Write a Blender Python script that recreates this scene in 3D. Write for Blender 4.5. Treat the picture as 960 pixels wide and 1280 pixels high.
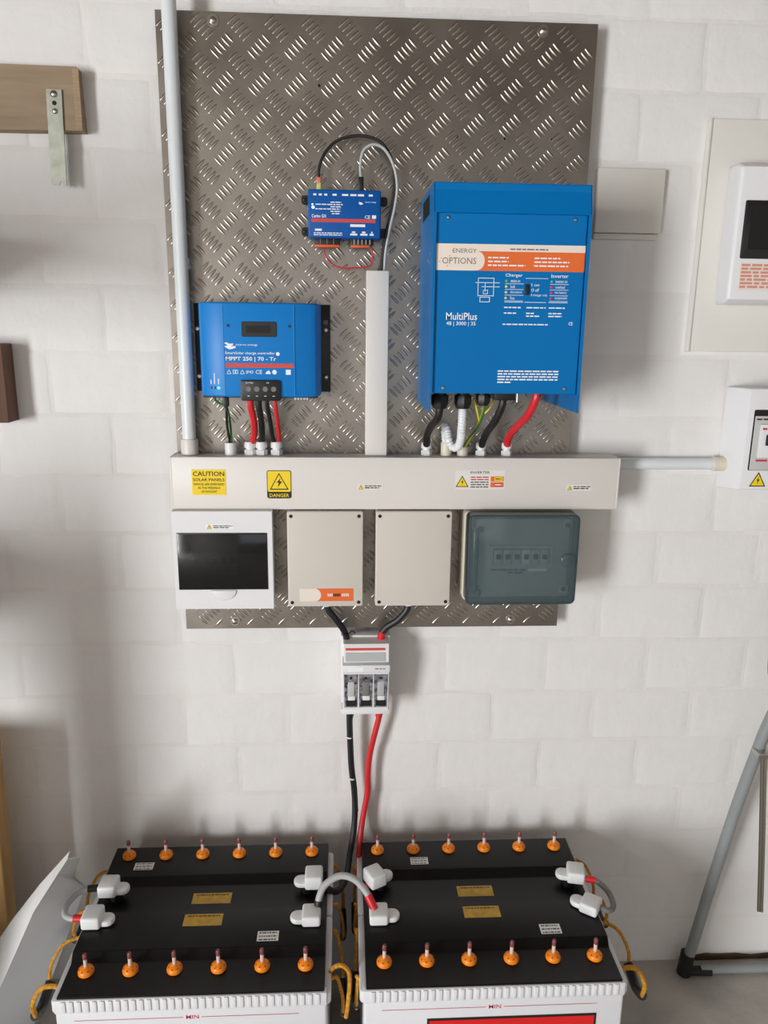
import bpy, bmesh, math, random
from mathutils import Vector, Matrix
random.seed(7)
S = bpy.context.scene
for o in list(bpy.data.objects): bpy.data.objects.remove(o)
C = S.collection

# ------------------------------------------------------------------ camera
cam_d = bpy.data.cameras.new('camera'); cam = bpy.data.objects.new('camera', cam_d); C.objects.link(cam)
CX, CY, CZ, YAW, PITCH, ROLL, FPX = -0.06345, -1.54055, 1.52067, 0.05369, -0.2369, 0.0122, 959.06
cam_d.sensor_fit = 'VERTICAL'; cam_d.sensor_height = 24.0; cam_d.lens = FPX * 24.0 / 1280.0
cam_d.clip_start = 0.02
fw = Vector((math.sin(YAW)*math.cos(PITCH), math.cos(YAW)*math.cos(PITCH), math.sin(PITCH)))
rt = Vector((math.cos(YAW), -math.sin(YAW), 0)); up = rt.cross(fw)
r2 = rt*math.cos(ROLL) + up*math.sin(ROLL); u2 = -rt*math.sin(ROLL) + up*math.cos(ROLL)
mw = Matrix((r2, u2, -fw)).transposed().to_4x4(); mw.translation = (CX, CY, CZ)
cam.matrix_world = mw
S.camera = cam

# ------------------------------------------------------------------ light
w = bpy.data.worlds.new('world'); S.world = w; w.use_nodes = True
w.node_tree.nodes['Background'].inputs[0].default_value = (0.75, 0.87, 1.0, 1)
w.node_tree.nodes['Background'].inputs[1].default_value = 0.3
def area(name, loc, rot, sx, sy, power, col):
    d = bpy.data.lights.new(name, 'AREA'); d.shape = 'RECTANGLE'; d.size = sx; d.size_y = sy
    d.energy = power; d.color = col
    o = bpy.data.objects.new(name, d); C.objects.link(o); o.location = loc; o.rotation_euler = rot
    return o
# daylight in the open side door (left wall, behind the camera) and a fill light added at the front wall to lift the shadows
area('door_daylight', (-3.53, -4.3, 1.08), (0, math.radians(-90), 0), 2.0, 1.4, 350, (0.985, 0.992, 1.0))
area('front_fill_light', (0.9, -6.03, 1.5), (math.radians(90), 0, 0), 2.2, 1.1, 12, (0.93, 0.96, 1.0))
vs = S.view_settings
vs.view_transform = 'Standard'; vs.look = 'None'; vs.exposure = 0.0; vs.gamma = 1.0; vs.use_curve_mapping = False

# ------------------------------------------------------------------ materials
def lin(c): return tuple((x/255/12.92 if x/255 <= .04045 else ((x/255+.055)/1.055)**2.4) for x in c)
MATS = {}
def mat(name, rgb, rough=.5, metal=0, spec=.5, var=0, vscale=8, bump=0, bscale=40, rgb2=None, alpha=1, trans=0, coat=0, emit=0, stretch=None, rvar=0, detail=4, bdist=.002):
    m = bpy.data.materials.new(name); m.use_nodes = True; nt = m.node_tree; b = nt.nodes['Principled BSDF']
    col = lin(rgb) + (1,)
    b.inputs['Base Color'].default_value = col
    b.inputs['Roughness'].default_value = rough; b.inputs['Metallic'].default_value = metal
    b.inputs['Specular IOR Level'].default_value = spec
    b.inputs['Alpha'].default_value = alpha; b.inputs['Transmission Weight'].default_value = trans
    b.inputs['Coat Weight'].default_value = coat
    if emit:
        b.inputs['Emission Color'].default_value = col; b.inputs['Emission Strength'].default_value = emit
    tc = None
    def coords():
        nonlocal tc
        if tc is None:
            tc = nt.nodes.new('ShaderNodeMapping'); t = nt.nodes.new('ShaderNodeTexCoord')
            nt.links.new(t.outputs['Object'], tc.inputs[0])
            if stretch: tc.inputs['Scale'].default_value = stretch
        return tc.outputs[0]
    if var or rgb2:
        n = nt.nodes.new('ShaderNodeTexNoise'); n.inputs['Scale'].default_value = vscale; n.inputs['Detail'].default_value = detail
        nt.links.new(coords(), n.inputs['Vector'])
        r = nt.nodes.new('ShaderNodeValToRGB'); r.color_ramp.elements[0].position = .32; r.color_ramp.elements[1].position = .68
        a = rgb2 if rgb2 else tuple(max(0, x*(1-var)) for x in rgb)
        r.color_ramp.elements[0].color = lin(a) + (1,); r.color_ramp.elements[1].color = col
        nt.links.new(n.outputs['Fac'], r.inputs[0]); nt.links.new(r.outputs[0], b.inputs['Base Color'])
        if rvar:
            mr = nt.nodes.new('ShaderNodeMapRange'); mr.inputs[3].default_value = rough-rvar; mr.inputs[4].default_value = rough+rvar
            nt.links.new(n.outputs['Fac'], mr.inputs[0]); nt.links.new(mr.outputs[0], b.inputs['Roughness'])
    if bump:
        n2 = nt.nodes.new('ShaderNodeTexNoise'); n2.inputs['Scale'].default_value = bscale; n2.inputs['Detail'].default_value = 5
        nt.links.new(coords(), n2.inputs['Vector'])
        bp = nt.nodes.new('ShaderNodeBump'); bp.inputs['Strength'].default_value = bump; bp.inputs['Distance'].default_value = bdist
        nt.links.new(n2.outputs['Fac'], bp.inputs['Height']); nt.links.new(bp.outputs[0], b.inputs['Normal'])
    MATS[name] = m; return m
M = MATS
mat('wall_paint', (231, 229, 227), .62, var=.035, vscale=2.2, bump=.8, bscale=11, bdist=.006)
mat('mortar_paint', (230, 227, 224), .7, var=.04, vscale=5, bump=.5, bscale=60, bdist=.003)
mat('plaster', (222, 219, 212), .6, var=.03, vscale=3, bump=.25, bscale=14, bdist=.003)
mat('room_wall', (168, 165, 163), .8, var=.05, vscale=2)
mat('ceiling', (120, 104, 88), .8, var=.1, vscale=3)
mat('floor', (198, 194, 186), .75, var=.18, vscale=6, bump=.4, bscale=60, detail=8)
mat('dirt', (96, 74, 56), .9, var=.3, vscale=30, bump=.6, bscale=80)
mat('tread', (160, 154, 146), .36, 1, var=.13, vscale=7, rvar=.07, bump=.08, bscale=30, bdist=.0015)
mat('bars', (176, 168, 157), .33, 1)
mat('steel', (190, 186, 178), .28, 1)
mat('galv', (168, 172, 160), .42, 1, var=.15, vscale=40)
mat('black_hole', (8, 8, 8), .7)
mat('blue_bright', (14, 126, 204), .4, spec=.3)
mat('blue', (0, 110, 178), .42, spec=.16, var=.03, vscale=6)
mat('blue_gx', (6, 84, 160), .4, spec=.25)
mat('black_plastic', (18, 18, 19), .45)
mat('black_metal', (20, 20, 22), .4)
mat('lid_black', (12, 12, 13), .36, spec=.35, var=.2, vscale=14, bump=.06, bscale=220)
mat('white_plastic', (226, 226, 228), .4)
mat('trunk', (219, 215, 209), .42, var=.015, vscale=4)
mat('jb', (210, 203, 194), .5, var=.015, vscale=5)
mat('cream', (214, 208, 190), .5)
mat('pvc', (218, 224, 226), .38)
mat('print_white', (236, 240, 244), .6)
mat('print_black', (22, 20, 18), .6)
mat('print_grey', (120, 116, 112), .6)
mat('red_stripe', (206, 72, 60), .5)
mat('sticker_orange', (226, 106, 44), .5)
mat('sticker_white', (232, 220, 208), .5)
mat('sticker_yellow', (240, 208, 20), .5)
mat('sticker_plain', (235, 235, 232), .5)
mat('yellow_label', (206, 164, 28), .4, rgb2=(176, 134, 20), vscale=60, var=.2)
mat('red_print', (190, 50, 70), .5)
mat('red_label', (214, 30, 30), .4)
mat('cable_black', (22, 22, 23), .5)
mat('cable_grey', (176, 178, 178), .45)
mat('cable_red', (206, 36, 44), .42)
mat('cable_green', (30, 110, 50), .5)
mat('cable_yellow', (222, 206, 50), .5)
mat('conduit_white', (226, 230, 232), .4)
mat('zip', (224, 224, 220), .4)
mat('cap_orange', (244, 138, 22), .38)
mat('cap_hole', (176, 62, 10), .6)
mat('float_white', (222, 196, 186), .15)
mat('float_top', (134, 74, 74), .2)
mat('case_white', (222, 223, 226), .38, var=.015, vscale=5)
mat('cover_white', (228, 230, 230), .45)
mat('rope', (214, 156, 40), .8, rgb2=(168, 108, 26), vscale=160, bump=.8, bscale=300)
mat('smoke', (16, 15, 15), .12, alpha=.74)
mat('teal_smoke', (84, 104, 108), .1, alpha=.45)
mat('teal_edge', (30, 38, 40), .25, alpha=.9)
mat('clear', (225, 230, 232), .08, alpha=.3)
mat('breaker_grey', (190, 190, 188), .5)
mat('wood_ply', (156, 136, 112), .7, rgb2=(142, 122, 98), vscale=9, stretch=(1, 1, 9), bump=.15, bscale=60)
mat('wood_edge', (170, 148, 120), .75, rgb2=(150, 128, 100), vscale=40, stretch=(1, 1, 8))
mat('wood_dark', (110, 78, 60), .7, rgb2=(86, 58, 44), vscale=20, stretch=(1, 1, .15))
mat('wood_pine', (206, 170, 112), .65, rgb2=(180, 140, 86), vscale=16, stretch=(1, 1, .12))
mat('frame_paint', (142, 148, 148), .42, var=.06, vscale=12)
mat('rubber', (20, 20, 20), .7)
mat('pink_print', (212, 146, 130), .6)
mat('led_green', (60, 255, 170), .3, emit=4)
mat('led_blue', (150, 240, 255), .3, emit=3)
mat('led_off', (20, 40, 80), .3)
mat('lamp_green', (70, 190, 90), .35); mat('lamp_yellow', (230, 214, 80), .35); mat('lamp_red', (220, 40, 90), .35)
mat('plug_clear', (196, 210, 120), .3); mat('plug_red', (224, 120, 100), .3)
mat('connector_orange', (214, 92, 40), .5)
mat('grey_panel', (176, 180, 180), .45)
mat('fuse_inside', (160, 158, 164), .4, rgb2=(52, 52, 60), vscale=110)
mat('sticker_clear', (224, 221, 215), .5)

# ------------------------------------------------------------------ helpers
LOC = {}
def thing(name, label, cat, loc=(0, 0, 0), group=None):
    o = bpy.data.objects.new(name, None); o.empty_display_size = .05; C.objects.link(o); o.location = loc
    LOC[o] = Vector(loc); o['label'] = label; o['category'] = cat
    if group: o['group'] = group
    return o
def obj(name, bm, m, parent=None, smooth=35, loc=None, label=None, kind=None):
    """link bm (world coordinates) as one mesh object; its origin is its thing's base"""
    base = LOC[parent] if parent is not None else Vector(loc or (0, 0, 0))
    bmesh.ops.translate(bm, verts=bm.verts, vec=-base)
    bmesh.ops.recalc_face_normals(bm, faces=bm.faces)
    me = bpy.data.meshes.new(name); bm.to_mesh(me); bm.free()
    if smooth:
        for p in me.polygons: p.use_smooth = True
        me.set_sharp_from_angle(angle=math.radians(smooth))
    me.materials.append(M[m])
    o = bpy.data.objects.new(name, me); C.objects.link(o)
    if parent is not None: o.parent = parent
    else: o.location = base
    LOC[o] = base
    if label: o['label'] = label
    if kind: o['kind'] = kind
    return o
def tag(o, label, cat, group=None):
    o['label'] = label; o['category'] = cat
    if group: o['group'] = group
    return o
def dup(o, parent, loc):
    c = o.copy(); C.objects.link(c); c.parent = parent; c.location = loc; return c
def B(): return bmesh.new()
def rbox(bm, x0, x1, y0, y1, z0, z1, bev=0, seg=2, mtx=None):
    t = bmesh.new()
    bmesh.ops.create_cube(t, size=1)
    bmesh.ops.scale(t, vec=(x1-x0, y1-y0, z1-z0), verts=t.verts)
    bmesh.ops.translate(t, vec=((x0+x1)/2, (y0+y1)/2, (z0+z1)/2), verts=t.verts)
    if bev: bmesh.ops.bevel(t, geom=list(t.edges), offset=bev, segments=seg, profile=.5, affect='EDGES')
    merge(bm, t, mtx); return bm
def merge(bm, t, mtx=None):
    if mtx is not None: bmesh.ops.transform(t, matrix=mtx, verts=t.verts)
    me = bpy.data.meshes.new('tmp'); t.to_mesh(me); t.free(); bm.from_mesh(me); bpy.data.meshes.remove(me)
def prism(bm, poly, axis, a, b, bev=0, seg=2, mtx=None):
    """poly of 2-D points; axis 'y': (x,z) pairs, 'z': (x,y) pairs, 'x': (y,z) pairs"""
    t = bmesh.new()
    def P(p, v): return {'y': (p[0], v, p[1]), 'z': (p[0], p[1], v), 'x': (v, p[0], p[1])}[axis]
    va = [t.verts.new(P(p, a)) for p in poly]; vb = [t.verts.new(P(p, b)) for p in poly]
    n = len(poly)
    fa = t.faces.new(va); fb = t.faces.new(vb[::-1])
    for i in range(n): t.faces.new((va[i], vb[i], vb[(i+1) % n], va[(i+1) % n]))
    bmesh.ops.recalc_face_normals(t, faces=t.faces)
    if bev:
        es = [e for e in t.edges if e in list(fa.edges) or e in list(fb.edges)]
        bmesh.ops.bevel(t, geom=es, offset=bev, segments=seg, profile=.5, affect='EDGES')
    merge(bm, t, mtx); return bm
def rrect(x0, x1, z0, z1, r, n=5):
    out = []
    for cx, cz, a0 in ((x1-r, z1-r, 0), (x0+r, z1-r, 90), (x0+r, z0+r, 180), (x1-r, z0+r, 270)):
        for i in range(n+1):
            a = math.radians(a0 + 90*i/n); out.append((cx+r*math.cos(a), cz+r*math.sin(a)))
    return out
def frame_xz(bm, o, i, y0, y1):
    """rectangular ring: o, i = (x0,x1,z0,z1)"""
    rbox(bm, o[0], i[0], y0, y1, o[2], o[3]); rbox(bm, i[1], o[1], y0, y1, o[2], o[3])
    rbox(bm, i[0], i[1], y0, y1, o[2], i[2]); rbox(bm, i[0], i[1], y0, y1, i[3], o[3]); return bm
def ring_frames(pts):
    T = [(pts[min(i+1, len(pts)-1)] - pts[max(i-1, 0)]).normalized() for i in range(len(pts))]
    n = T[0].orthogonal().normalized(); out = []
    for t in T:
        n = (n - t*n.dot(t)).normalized(); out.append((t, n, t.cross(n)))
    return out
def spline(ctrl, k=7):
    P = [Vector(p) for p in ctrl]
    if len(P) < 3: return P
    Q = [P[0]*2-P[1]] + P + [P[-1]*2-P[-2]]; out = []
    for i in range(1, len(Q)-2):
        for j in range(k):
            t = j/k; a, b, c, d = Q[i-1], Q[i], Q[i+1], Q[i+2]
            out.append(.5*((2*b) + (c-a)*t + (2*a-5*b+4*c-d)*t*t + (3*b-a-3*c+d)*t**3))
    out.append(P[-1]); return out
def tube(bm, ctrl, r, seg=10, k=7, smooth=True, rib=0):
    pts = spline(ctrl, k) if smooth else [Vector(p) for p in ctrl]
    if rib:
        fine = []
        for a, b in zip(pts, pts[1:]):
            n = max(1, int((b-a).length/.0012))
            fine += [a.lerp(b, i/n) for i in range(n)]
        pts = fine + [pts[-1]]
    fr = ring_frames(pts); rings = []
    for i, (p, (t, n, b)) in enumerate(zip(pts, fr)):
        rr = r + (rib if (i//2) % 2 else -rib) if rib else (r if not callable(r) else r(i/(len(pts)-1)))
        rings.append([bm.verts.new(p + rr*(math.cos(2*math.pi*j/seg)*n + math.sin(2*math.pi*j/seg)*b)) for j in range(seg)])
    for A, Bq in zip(rings, rings[1:]):
        for j in range(seg): bm.faces.new((A[j], A[(j+1) % seg], Bq[(j+1) % seg], Bq[j]))
    bm.faces.new(rings[0][::-1]); bm.faces.new(rings[-1]); return bm
def cyl(bm, p0, p1, r, seg=16): return tube(bm, [p0, p1], r, seg, smooth=False)
def lathe(bm, prof, origin, axis='z', seg=18):
    """prof: (radius, height) pairs from base to top; axis z up or y towards the camera (-Y)"""
    o = Vector(origin); rings = []
    for r, h in prof:
        ring = []
        for j in range(seg):
            a = 2*math.pi*j/seg
            v = Vector((r*math.cos(a), r*math.sin(a), h)) if axis == 'z' else Vector((r*math.cos(a), -h, r*math.sin(a)))
            ring.append(bm.verts.new(o+v))
        rings.append(ring)
    for A, Bq in zip(rings, rings[1:]):
        for j in range(seg): bm.faces.new((A[j], A[(j+1) % seg], Bq[(j+1) % seg], Bq[j]))
    bm.faces.new(rings[0][::-1]); bm.faces.new(rings[-1]); return bm
def hexnut(bm, c, r, h): return lathe(bm, [(r*.92, 0), (r, h*.1), (r, h*.85), (r*.9, h)], c, 'z', 6)
def text(name, s, x0, x1, z0, z1, y, m, parent, bold=0):
    """flat lettering on a surface that faces the camera side (-Y), fitted into the rectangle"""
    cu = bpy.data.curves.new('t', 'FONT'); cu.body = s; cu.resolution_u = 2; cu.offset = bold; cu.fill_mode = 'FRONT'
    t = bpy.data.objects.new('t', cu); C.objects.link(t)
    bpy.context.view_layer.update()
    me = bpy.data.meshes.new_from_object(t.evaluated_get(bpy.context.evaluated_depsgraph_get()))
    bpy.data.objects.remove(t); bpy.data.curves.remove(cu)
    xs = [v.co.x for v in me.vertices]; ys = [v.co.y for v in me.vertices]
    ax, bx, ay, by = min(xs), max(xs), min(ys), max(ys); base = LOC[parent]
    for v in me.vertices:
        v.co = Vector((x0+(v.co.x-ax)/(bx-ax)*(x1-x0), y, z0+(v.co.y-ay)/(by-ay)*(z1-z0))) - base
    me.materials.clear(); me.materials.append(M[m]); me.name = name
    o = bpy.data.objects.new(name, me); C.objects.link(o); o.parent = parent; LOC[o] = base
    return o
def quad(bm, x0, x1, z0, z1, y):
    v = [bm.verts.new(p) for p in ((x0, y, z0), (x1, y, z0), (x1, y, z1), (x0, y, z1))]; bm.faces.new(v)
def wordline(bm, x0, x1, z, h, y, rnd):
    """a line of print too fine to read: word-long dashes"""
    x = x0
    while x < x1:
        l = rnd.uniform(2.2, 6)*h; e = min(x+l, x1)
        quad(bm, x, e, z, z+h, y); x = e + h*.8
def flat(bm, poly, y):
    bm.faces.new([bm.verts.new((p[0], y, p[1])) for p in poly])
def print_obj(name, bm, m, parent): return obj(name, bm, m, parent, smooth=0)
def sticker(name, x0, x1, z0, z1, y, m, parent, r=.002, t=.0004):
    return obj(name, prism(B(), rrect(x0, x1, z0, z1, r, 3), 'y', y, y-t), m, parent, smooth=0)
def tri(cx, z0, w, h): return [(cx-w/2, z0), (cx+w/2, z0), (cx, z0+h)]
def warn_triangle(cx, z0, w, y, parent, under=True):
    h = w*.88
    k = print_obj('warning_triangle', (lambda b: (flat(b, tri(cx, z0, w, h), y), b)[1])(B()), 'print_black', parent)
    b = B(); flat(b, tri(cx, z0+h*.07, w*.8, h*.8), y-.0002); print_obj('triangle_face', b, 'sticker_yellow', k)
    b = B(); q = w
    flat(b, [(cx+.06*q, z0+.62*q), (cx-.09*q, z0+.36*q), (cx+.0*q, z0+.36*q), (cx-.05*q, z0+.12*q), (cx+.10*q, z0+.44*q), (cx+.01*q, z0+.44*q)], y-.0004)
    print_obj('bolt_mark', b, 'print_black', k)
    return k

# ------------------------------------------------------------------ the setting
WY = .012            # face of the painted brick wall
def struct(name, bm, m): o = obj(name, bm, m, smooth=0); o['kind'] = 'structure'; return o
wall = struct('wall_back', rbox(B(), -3.6, 2.6, WY+.0013, .25, 0, 2.62), 'mortar_paint')
struct('floor', rbox(B(), -3.6, 2.6, -6.2, .25, -.1, 0), 'floor')
struct('ceiling', rbox(B(), -3.6, 2.6, -6.2, .25, 2.62, 2.72), 'ceiling')
b = B(); rbox(b, -3.72, -3.6, -6.2, -5.0, 0, 2.62); rbox(b, -3.72, -3.6, -3.6, .25, 0, 2.62); rbox(b, -3.72, -3.6, -5.0, -3.6, 2.08, 2.62)
struct('wall_left', b, 'room_wall')
struct('wall_right', rbox(B(), 2.6, 2.72, -6.2, .25, 0, 2.62), 'room_wall')
b = B(); rbox(b, -3.6, -.2, -6.2, -6.08, 0, 2.62); rbox(b, 2.0, 2.6, -6.2, -6.08, 0, 2.62); rbox(b, -.2, 2.0, -6.2, -6.08, 0, .95); rbox(b, -.2, 2.0, -6.2, -6.08, 2.05, 2.62)
struct('wall_front', b, 'room_wall')

# painted bricks, proud of their joints
BL, BH = .227, .122
def brick_mesh(i, L):
    rnd = random.Random(i); bm = bmesh.new(); d = .0013; g = .007
    nx, nz = 6, 4
    hx, hz = L/2-.0035, BH/2-.003
    def ring(sx, sz, y, jit):
        out = []
        for k in range(nx): out.append((-sx+2*sx*k/nx, -sz))
        for k in range(nz): out.append((sx, -sz+2*sz*k/nz))
        for k in range(nx): out.append((sx-2*sx*k/nx, sz))
        for k in range(nz): out.append((-sx, sz-2*sz*k/nz))
        return [bm.verts.new((p[0]+rnd.uniform(-jit, jit), y, p[1]+rnd.uniform(-jit, jit))) for p in out]
    a = ring(hx, hz, d, .002); c = ring(hx-g, hz-g, .0004, .0025); e = ring(hx-g*2.4, hz-g*2.4, 0, .002)
    for p, q in ((a, c), (c, e)):
        for k in range(len(p)): bm.faces.new((p[k], p[(k+1) % len(p)], q[(k+1) % len(p)], q[k]))
    bm.faces.new(e)
    bmesh.ops.recalc_face_normals(bm, faces=bm.faces)
    me = bpy.data.meshes.new('brick'); bm.to_mesh(me); bm.free()
    for p in me.polygons: p.use_smooth = True
    me.materials.append(M['wall_paint']); return me
variants = [brick_mesh(i, BL) for i in range(8)]
for k in range(20):
    off = .155 if k % 2 == 0 else .2685
    for j in range(-6, 6):
        x = off + (j-.5)*BL
        if x < -1.15 or x > 1.28: continue
        o = bpy.data.objects.new('brick', random.choice(variants)); C.objects.link(o); o.parent = wall
        o.location = (x, WY+random.uniform(-.0005, .0005), .002+BH*(k+.5))
        o.rotation_euler = (random.uniform(-.003, .003), 0, random.uniform(-.002, .002))
b = B(); prof = [(x, .002+.003*math.sin(x*31)+.002*math.sin(x*77)) for x in [.79+.04*i for i in range(24)]]
prism(b, [(p[0], p[1]+.012) for p in prof] + [(prof[-1][0], 0), (prof[0][0], 0)], 'y', WY+.002, WY-.004)
o = struct('trim_1', b, 'dirt')

# ------------------------------------------------------------------ tread plate
YB = -.02
BX0, BX1, BZ0, BZ1 = -.392, .392, .902, 2.0523
t = thing('tread_plate_board', 'large aluminium tread plate board screwed to the white wall', 'backing board', (0, YB, BZ0))
obj('sheet', rbox(B(), BX0, BX1, YB, YB+.003, BZ0, BZ1), 'tread', t)
for x in (-.30, .30): obj('spacer_batten', rbox(B(), x-.02, x+.02, YB+.003, WY-.0012, BZ0+.01, BZ1-.01), 'wood_pine', t)
def bar_at(bm, cx, cz, ang, L=.0240, Wd=.0050, H=.0013):
    ca, sa = math.cos(ang), math.sin(ang)
    def v(u, s, h): return bm.verts.new((cx+u*ca-s*sa, YB-h, cz+u*sa+s*ca))
    n = 5; left = []; mid = []; right = []; lm = []; rm = []
    for i in range(n):
        q = -1+2*(i+1)/(n+1); ww = Wd/2*(1-q*q)**.55; hh = H*(1-q*q)**.6
        left.append(v(q*L/2, ww, 0)); mid.append(v(q*L/2, 0, hh)); right.append(v(q*L/2, -ww, 0))
        lm.append(v(q*L/2, ww*.55, hh*.72)); rm.append(v(q*L/2, -ww*.55, hh*.72))
    a = v(-L/2, 0, 0); z = v(L/2, 0, 0); rows = [left, lm, mid, rm, right]
    for p, q in zip(rows, rows[1:]):
        for i in range(n-1): bm.faces.new((p[i], p[i+1], q[i+1], q[i]))
        bm.faces.new((a, p[0], q[0])); bm.faces.new((z, q[-1], p[-1]))
b = B(); PX, PZ, SP = .0650, .0592, .0092
for i in range(-3, 12):
    for j in range(-2, 20):
        for kind in (0, 1):
            gx = -.278 + PX*(i+.5*kind); gz = 1.999 - PZ*(j+.5*kind)
            for k in range(-2, 3):
                s = SP*k/math.sqrt(2)
                x, z, a = (gx+s, gz+s, -math.pi/4) if kind == 0 else (gx+s, gz-s, math.pi/4)
                if BX0+.009 < x < BX1-.009 and BZ0+.009 < z < BZ1-.009: bar_at(b, x, z, a)
obj('tread_bars', b, 'bars', t, smooth=80, kind='stuff')
for x, z in ((-.292, 2.0378), (.293, 2.0378), (-.291, .9185), (.291, .9178)):
    s = obj('screw', lathe(B(), [(.006, 0), (.006, .002), (.0055, .004), (.003, .0058), (.0005, .006)], (x, YB-.0012, z), 'y', 16), 'steel', t)
    obj('washer', lathe(B(), [(.0105, 0), (.0105, .001), (.010, .0014), (.003, .0014)], (x, YB, z), 'y', 20), 'steel', s)
for x, z in ((-.1074, 1.9395), (.1435, 1.8608), (.2324, 1.8601), (.3205, 1.8595)):
    h = obj('drilled_hole', lathe(B(), [(.003, 0), (.003, .0003)], (x, YB, z), 'y', 14), 'black_hole', t)
    bm = B(); lathe(bm, [(.0042, 0), (.0040, .0002), (.003, .0002)], (x, YB, z), 'y', 14); obj('burr', bm, 'steel', h)

# ------------------------------------------------------------------ vertical conduit
t = thing('conduit_pipe', 'tall white plastic conduit pipe running up left of the tread plate', 'conduit', (-.362, -.047, 1.2755))
obj('pipe', cyl(B(), (-.362, -.047, 1.296), (-.362, -.047, 2.62), .0128, 24), 'pvc', t)
obj('coupler', lathe(B(), [(.0155, 0), (.0165, .001), (.0165, .027), (.0155, .030), (.013, .030)], (-.362, -.047, 1.2755), 'z', 24), 'trunk', t)
obj('saddle_clip', rbox(B(), -.374, -.350, -.040, YB-.0016, 1.62, 1.64, .002), 'pvc', t)

# ------------------------------------------------------------------ trunking
TX0, TX1, TZ0, TZ1, TY = -.3955, .4795, 1.1724, 1.2755, -.08
t = thing('wiring_trunking', 'long white horizontal wiring trunking with yellow caution stickers across the board', 'trunking', (.04, YB, TZ0))
obj('tray', rbox(B(), TX0+.002, TX1-.002, TY+.012, YB-.0018, TZ0+.002, TZ1-.001, .001), 'trunk', t)
obj('cover', rbox(B(), TX0+.003, TX1-.004, TY, TY+.014, TZ0, TZ1, .0025), 'trunk', t)
for x0, x1 in ((TX0, TX0+.004), (TX1-.005, TX1)):
    obj('end_cap', rbox(B(), x0, x1, TY+.001, YB-.0018, TZ0+.001, TZ1-.0005, .001), 'trunk', t)
TRK = t; y = TY
# caution sticker
s = sticker('caution_sticker', -.3546, -.2896, 1.2015, 1.2515, y, 'sticker_yellow', t, .001); ys = y-.0008
text('lettering', 'CAUTION', -.3520, -.2925, 1.2385, 1.2475, ys, 'print_black', s, .012)
text('lettering', 'SOLAR PANELS', -.3520, -.2925, 1.2285, 1.2345, ys, 'print_black', s, .008)
for i, w_ in enumerate(('DEVICES ARE ENERGISED', 'IN THE PRESENCE', 'OF DAYLIGHT')):
    hw = (.029, .021, .015)[i]; text('lettering', w_, -.322-hw, -.322+hw, 1.2205-.0072*i, 1.2248-.0072*i, ys, 'print_black', s, .004)
# danger sticker
s = sticker('danger_sticker', -.2117, -.1647, 1.1948, 1.2500, y, 'print_black', t, .004)
obj('yellow_field', prism(B(), rrect(-.2103, -.1661, 1.2080, 1.2487, .003, 3), 'y', y-.0004, y-.0007), 'sticker_yellow', s, 0)
b = B(); flat(b, tri(-.1882, 1.2120, .037, .033), y-.0009); k = print_obj('triangle_outline', b, 'print_black', s)
b = B(); flat(b, tri(-.1882, 1.2142, .0305, .0275), y-.0011); print_obj('triangle_face', b, 'sticker_yellow', s)
b = B(); cx, z0 = -.1882, 1.2155
flat(b, [(cx+.003, z0+.020), (cx-.005, z0+.0105), (cx-.0005, z0+.0105), (cx-.003, z0+.001), (cx+.006, z0+.013), (cx+.001, z0+.013)], y-.0013); print_obj('bolt_mark', b, 'print_black', s)
text('lettering', 'DANGER', -.2070, -.1694, 1.1975, 1.2045, y-.0009, 'sticker_yellow', s, .012)
# little notes
rnd = random.Random(3)
for x0, z0, wid in ((-.0370, 1.2115, .048), (.3745, 1.2105, .050)):
    s = sticker('small_label', x0, x0+wid, z0, z0+.012, y, 'sticker_clear', t, .001)
    warn_triangle(x0+.0065, z0+.0015, .010, y-.0006, s)
    b = B(); wordline(b, x0+.014, x0+wid-.002, z0+.0075, .0018, y-.0006, rnd); wordline(b, x0+.014, x0+wid-.006, z0+.0035, .0022, y-.0006, rnd)
    print_obj('fine_print', b, 'print_black', s)
s = sticker('inverter_sticker', .1535, .2510, 1.2130, 1.2510, y, 'sticker_clear', t, .001)
warn_triangle(.1672, 1.2180, .0255, y-.0006, s)
text('lettering', 'INVERTER', .1830, .2210, 1.2445, 1.2492, y-.0006, 'print_black', s, .01)
b = B()
for i in range(3): wordline(b, .184, .219, 1.2265-.0048*i, .002, y-.0006, rnd)
print_obj('fine_print', b, 'print_black', s)
b = B(); wordline(b, .184, .219, 1.2362, .0022, y-.0006, rnd); wordline(b, .184, .219, 1.2315, .0022, y-.0006, rnd); print_obj('red_print', b, 'red_print', s)
for i, mm in enumerate(('sticker_yellow', 'red_stripe')):
    k = obj('coloured_tag', prism(B(), rrect(.2230, .2490, 1.2290-.0115*i, 1.2390-.0115*i, .001, 2), 'y', y-.0004, y-.0006), 'sticker_orange', s, 0)
    obj('tag_field', prism(B(), rrect(.2302, .2475, 1.2305-.0115*i, 1.2375-.0115*i, .001, 2), 'y', y-.0006, y-.0008), mm, k, 0)
    b = B(); wordline(b, .232, .246, 1.2330-.0115*i, .002, y-.001, rnd); print_obj('fine_print', b, 'print_black' if i == 0 else 'print_white', k)

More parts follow.
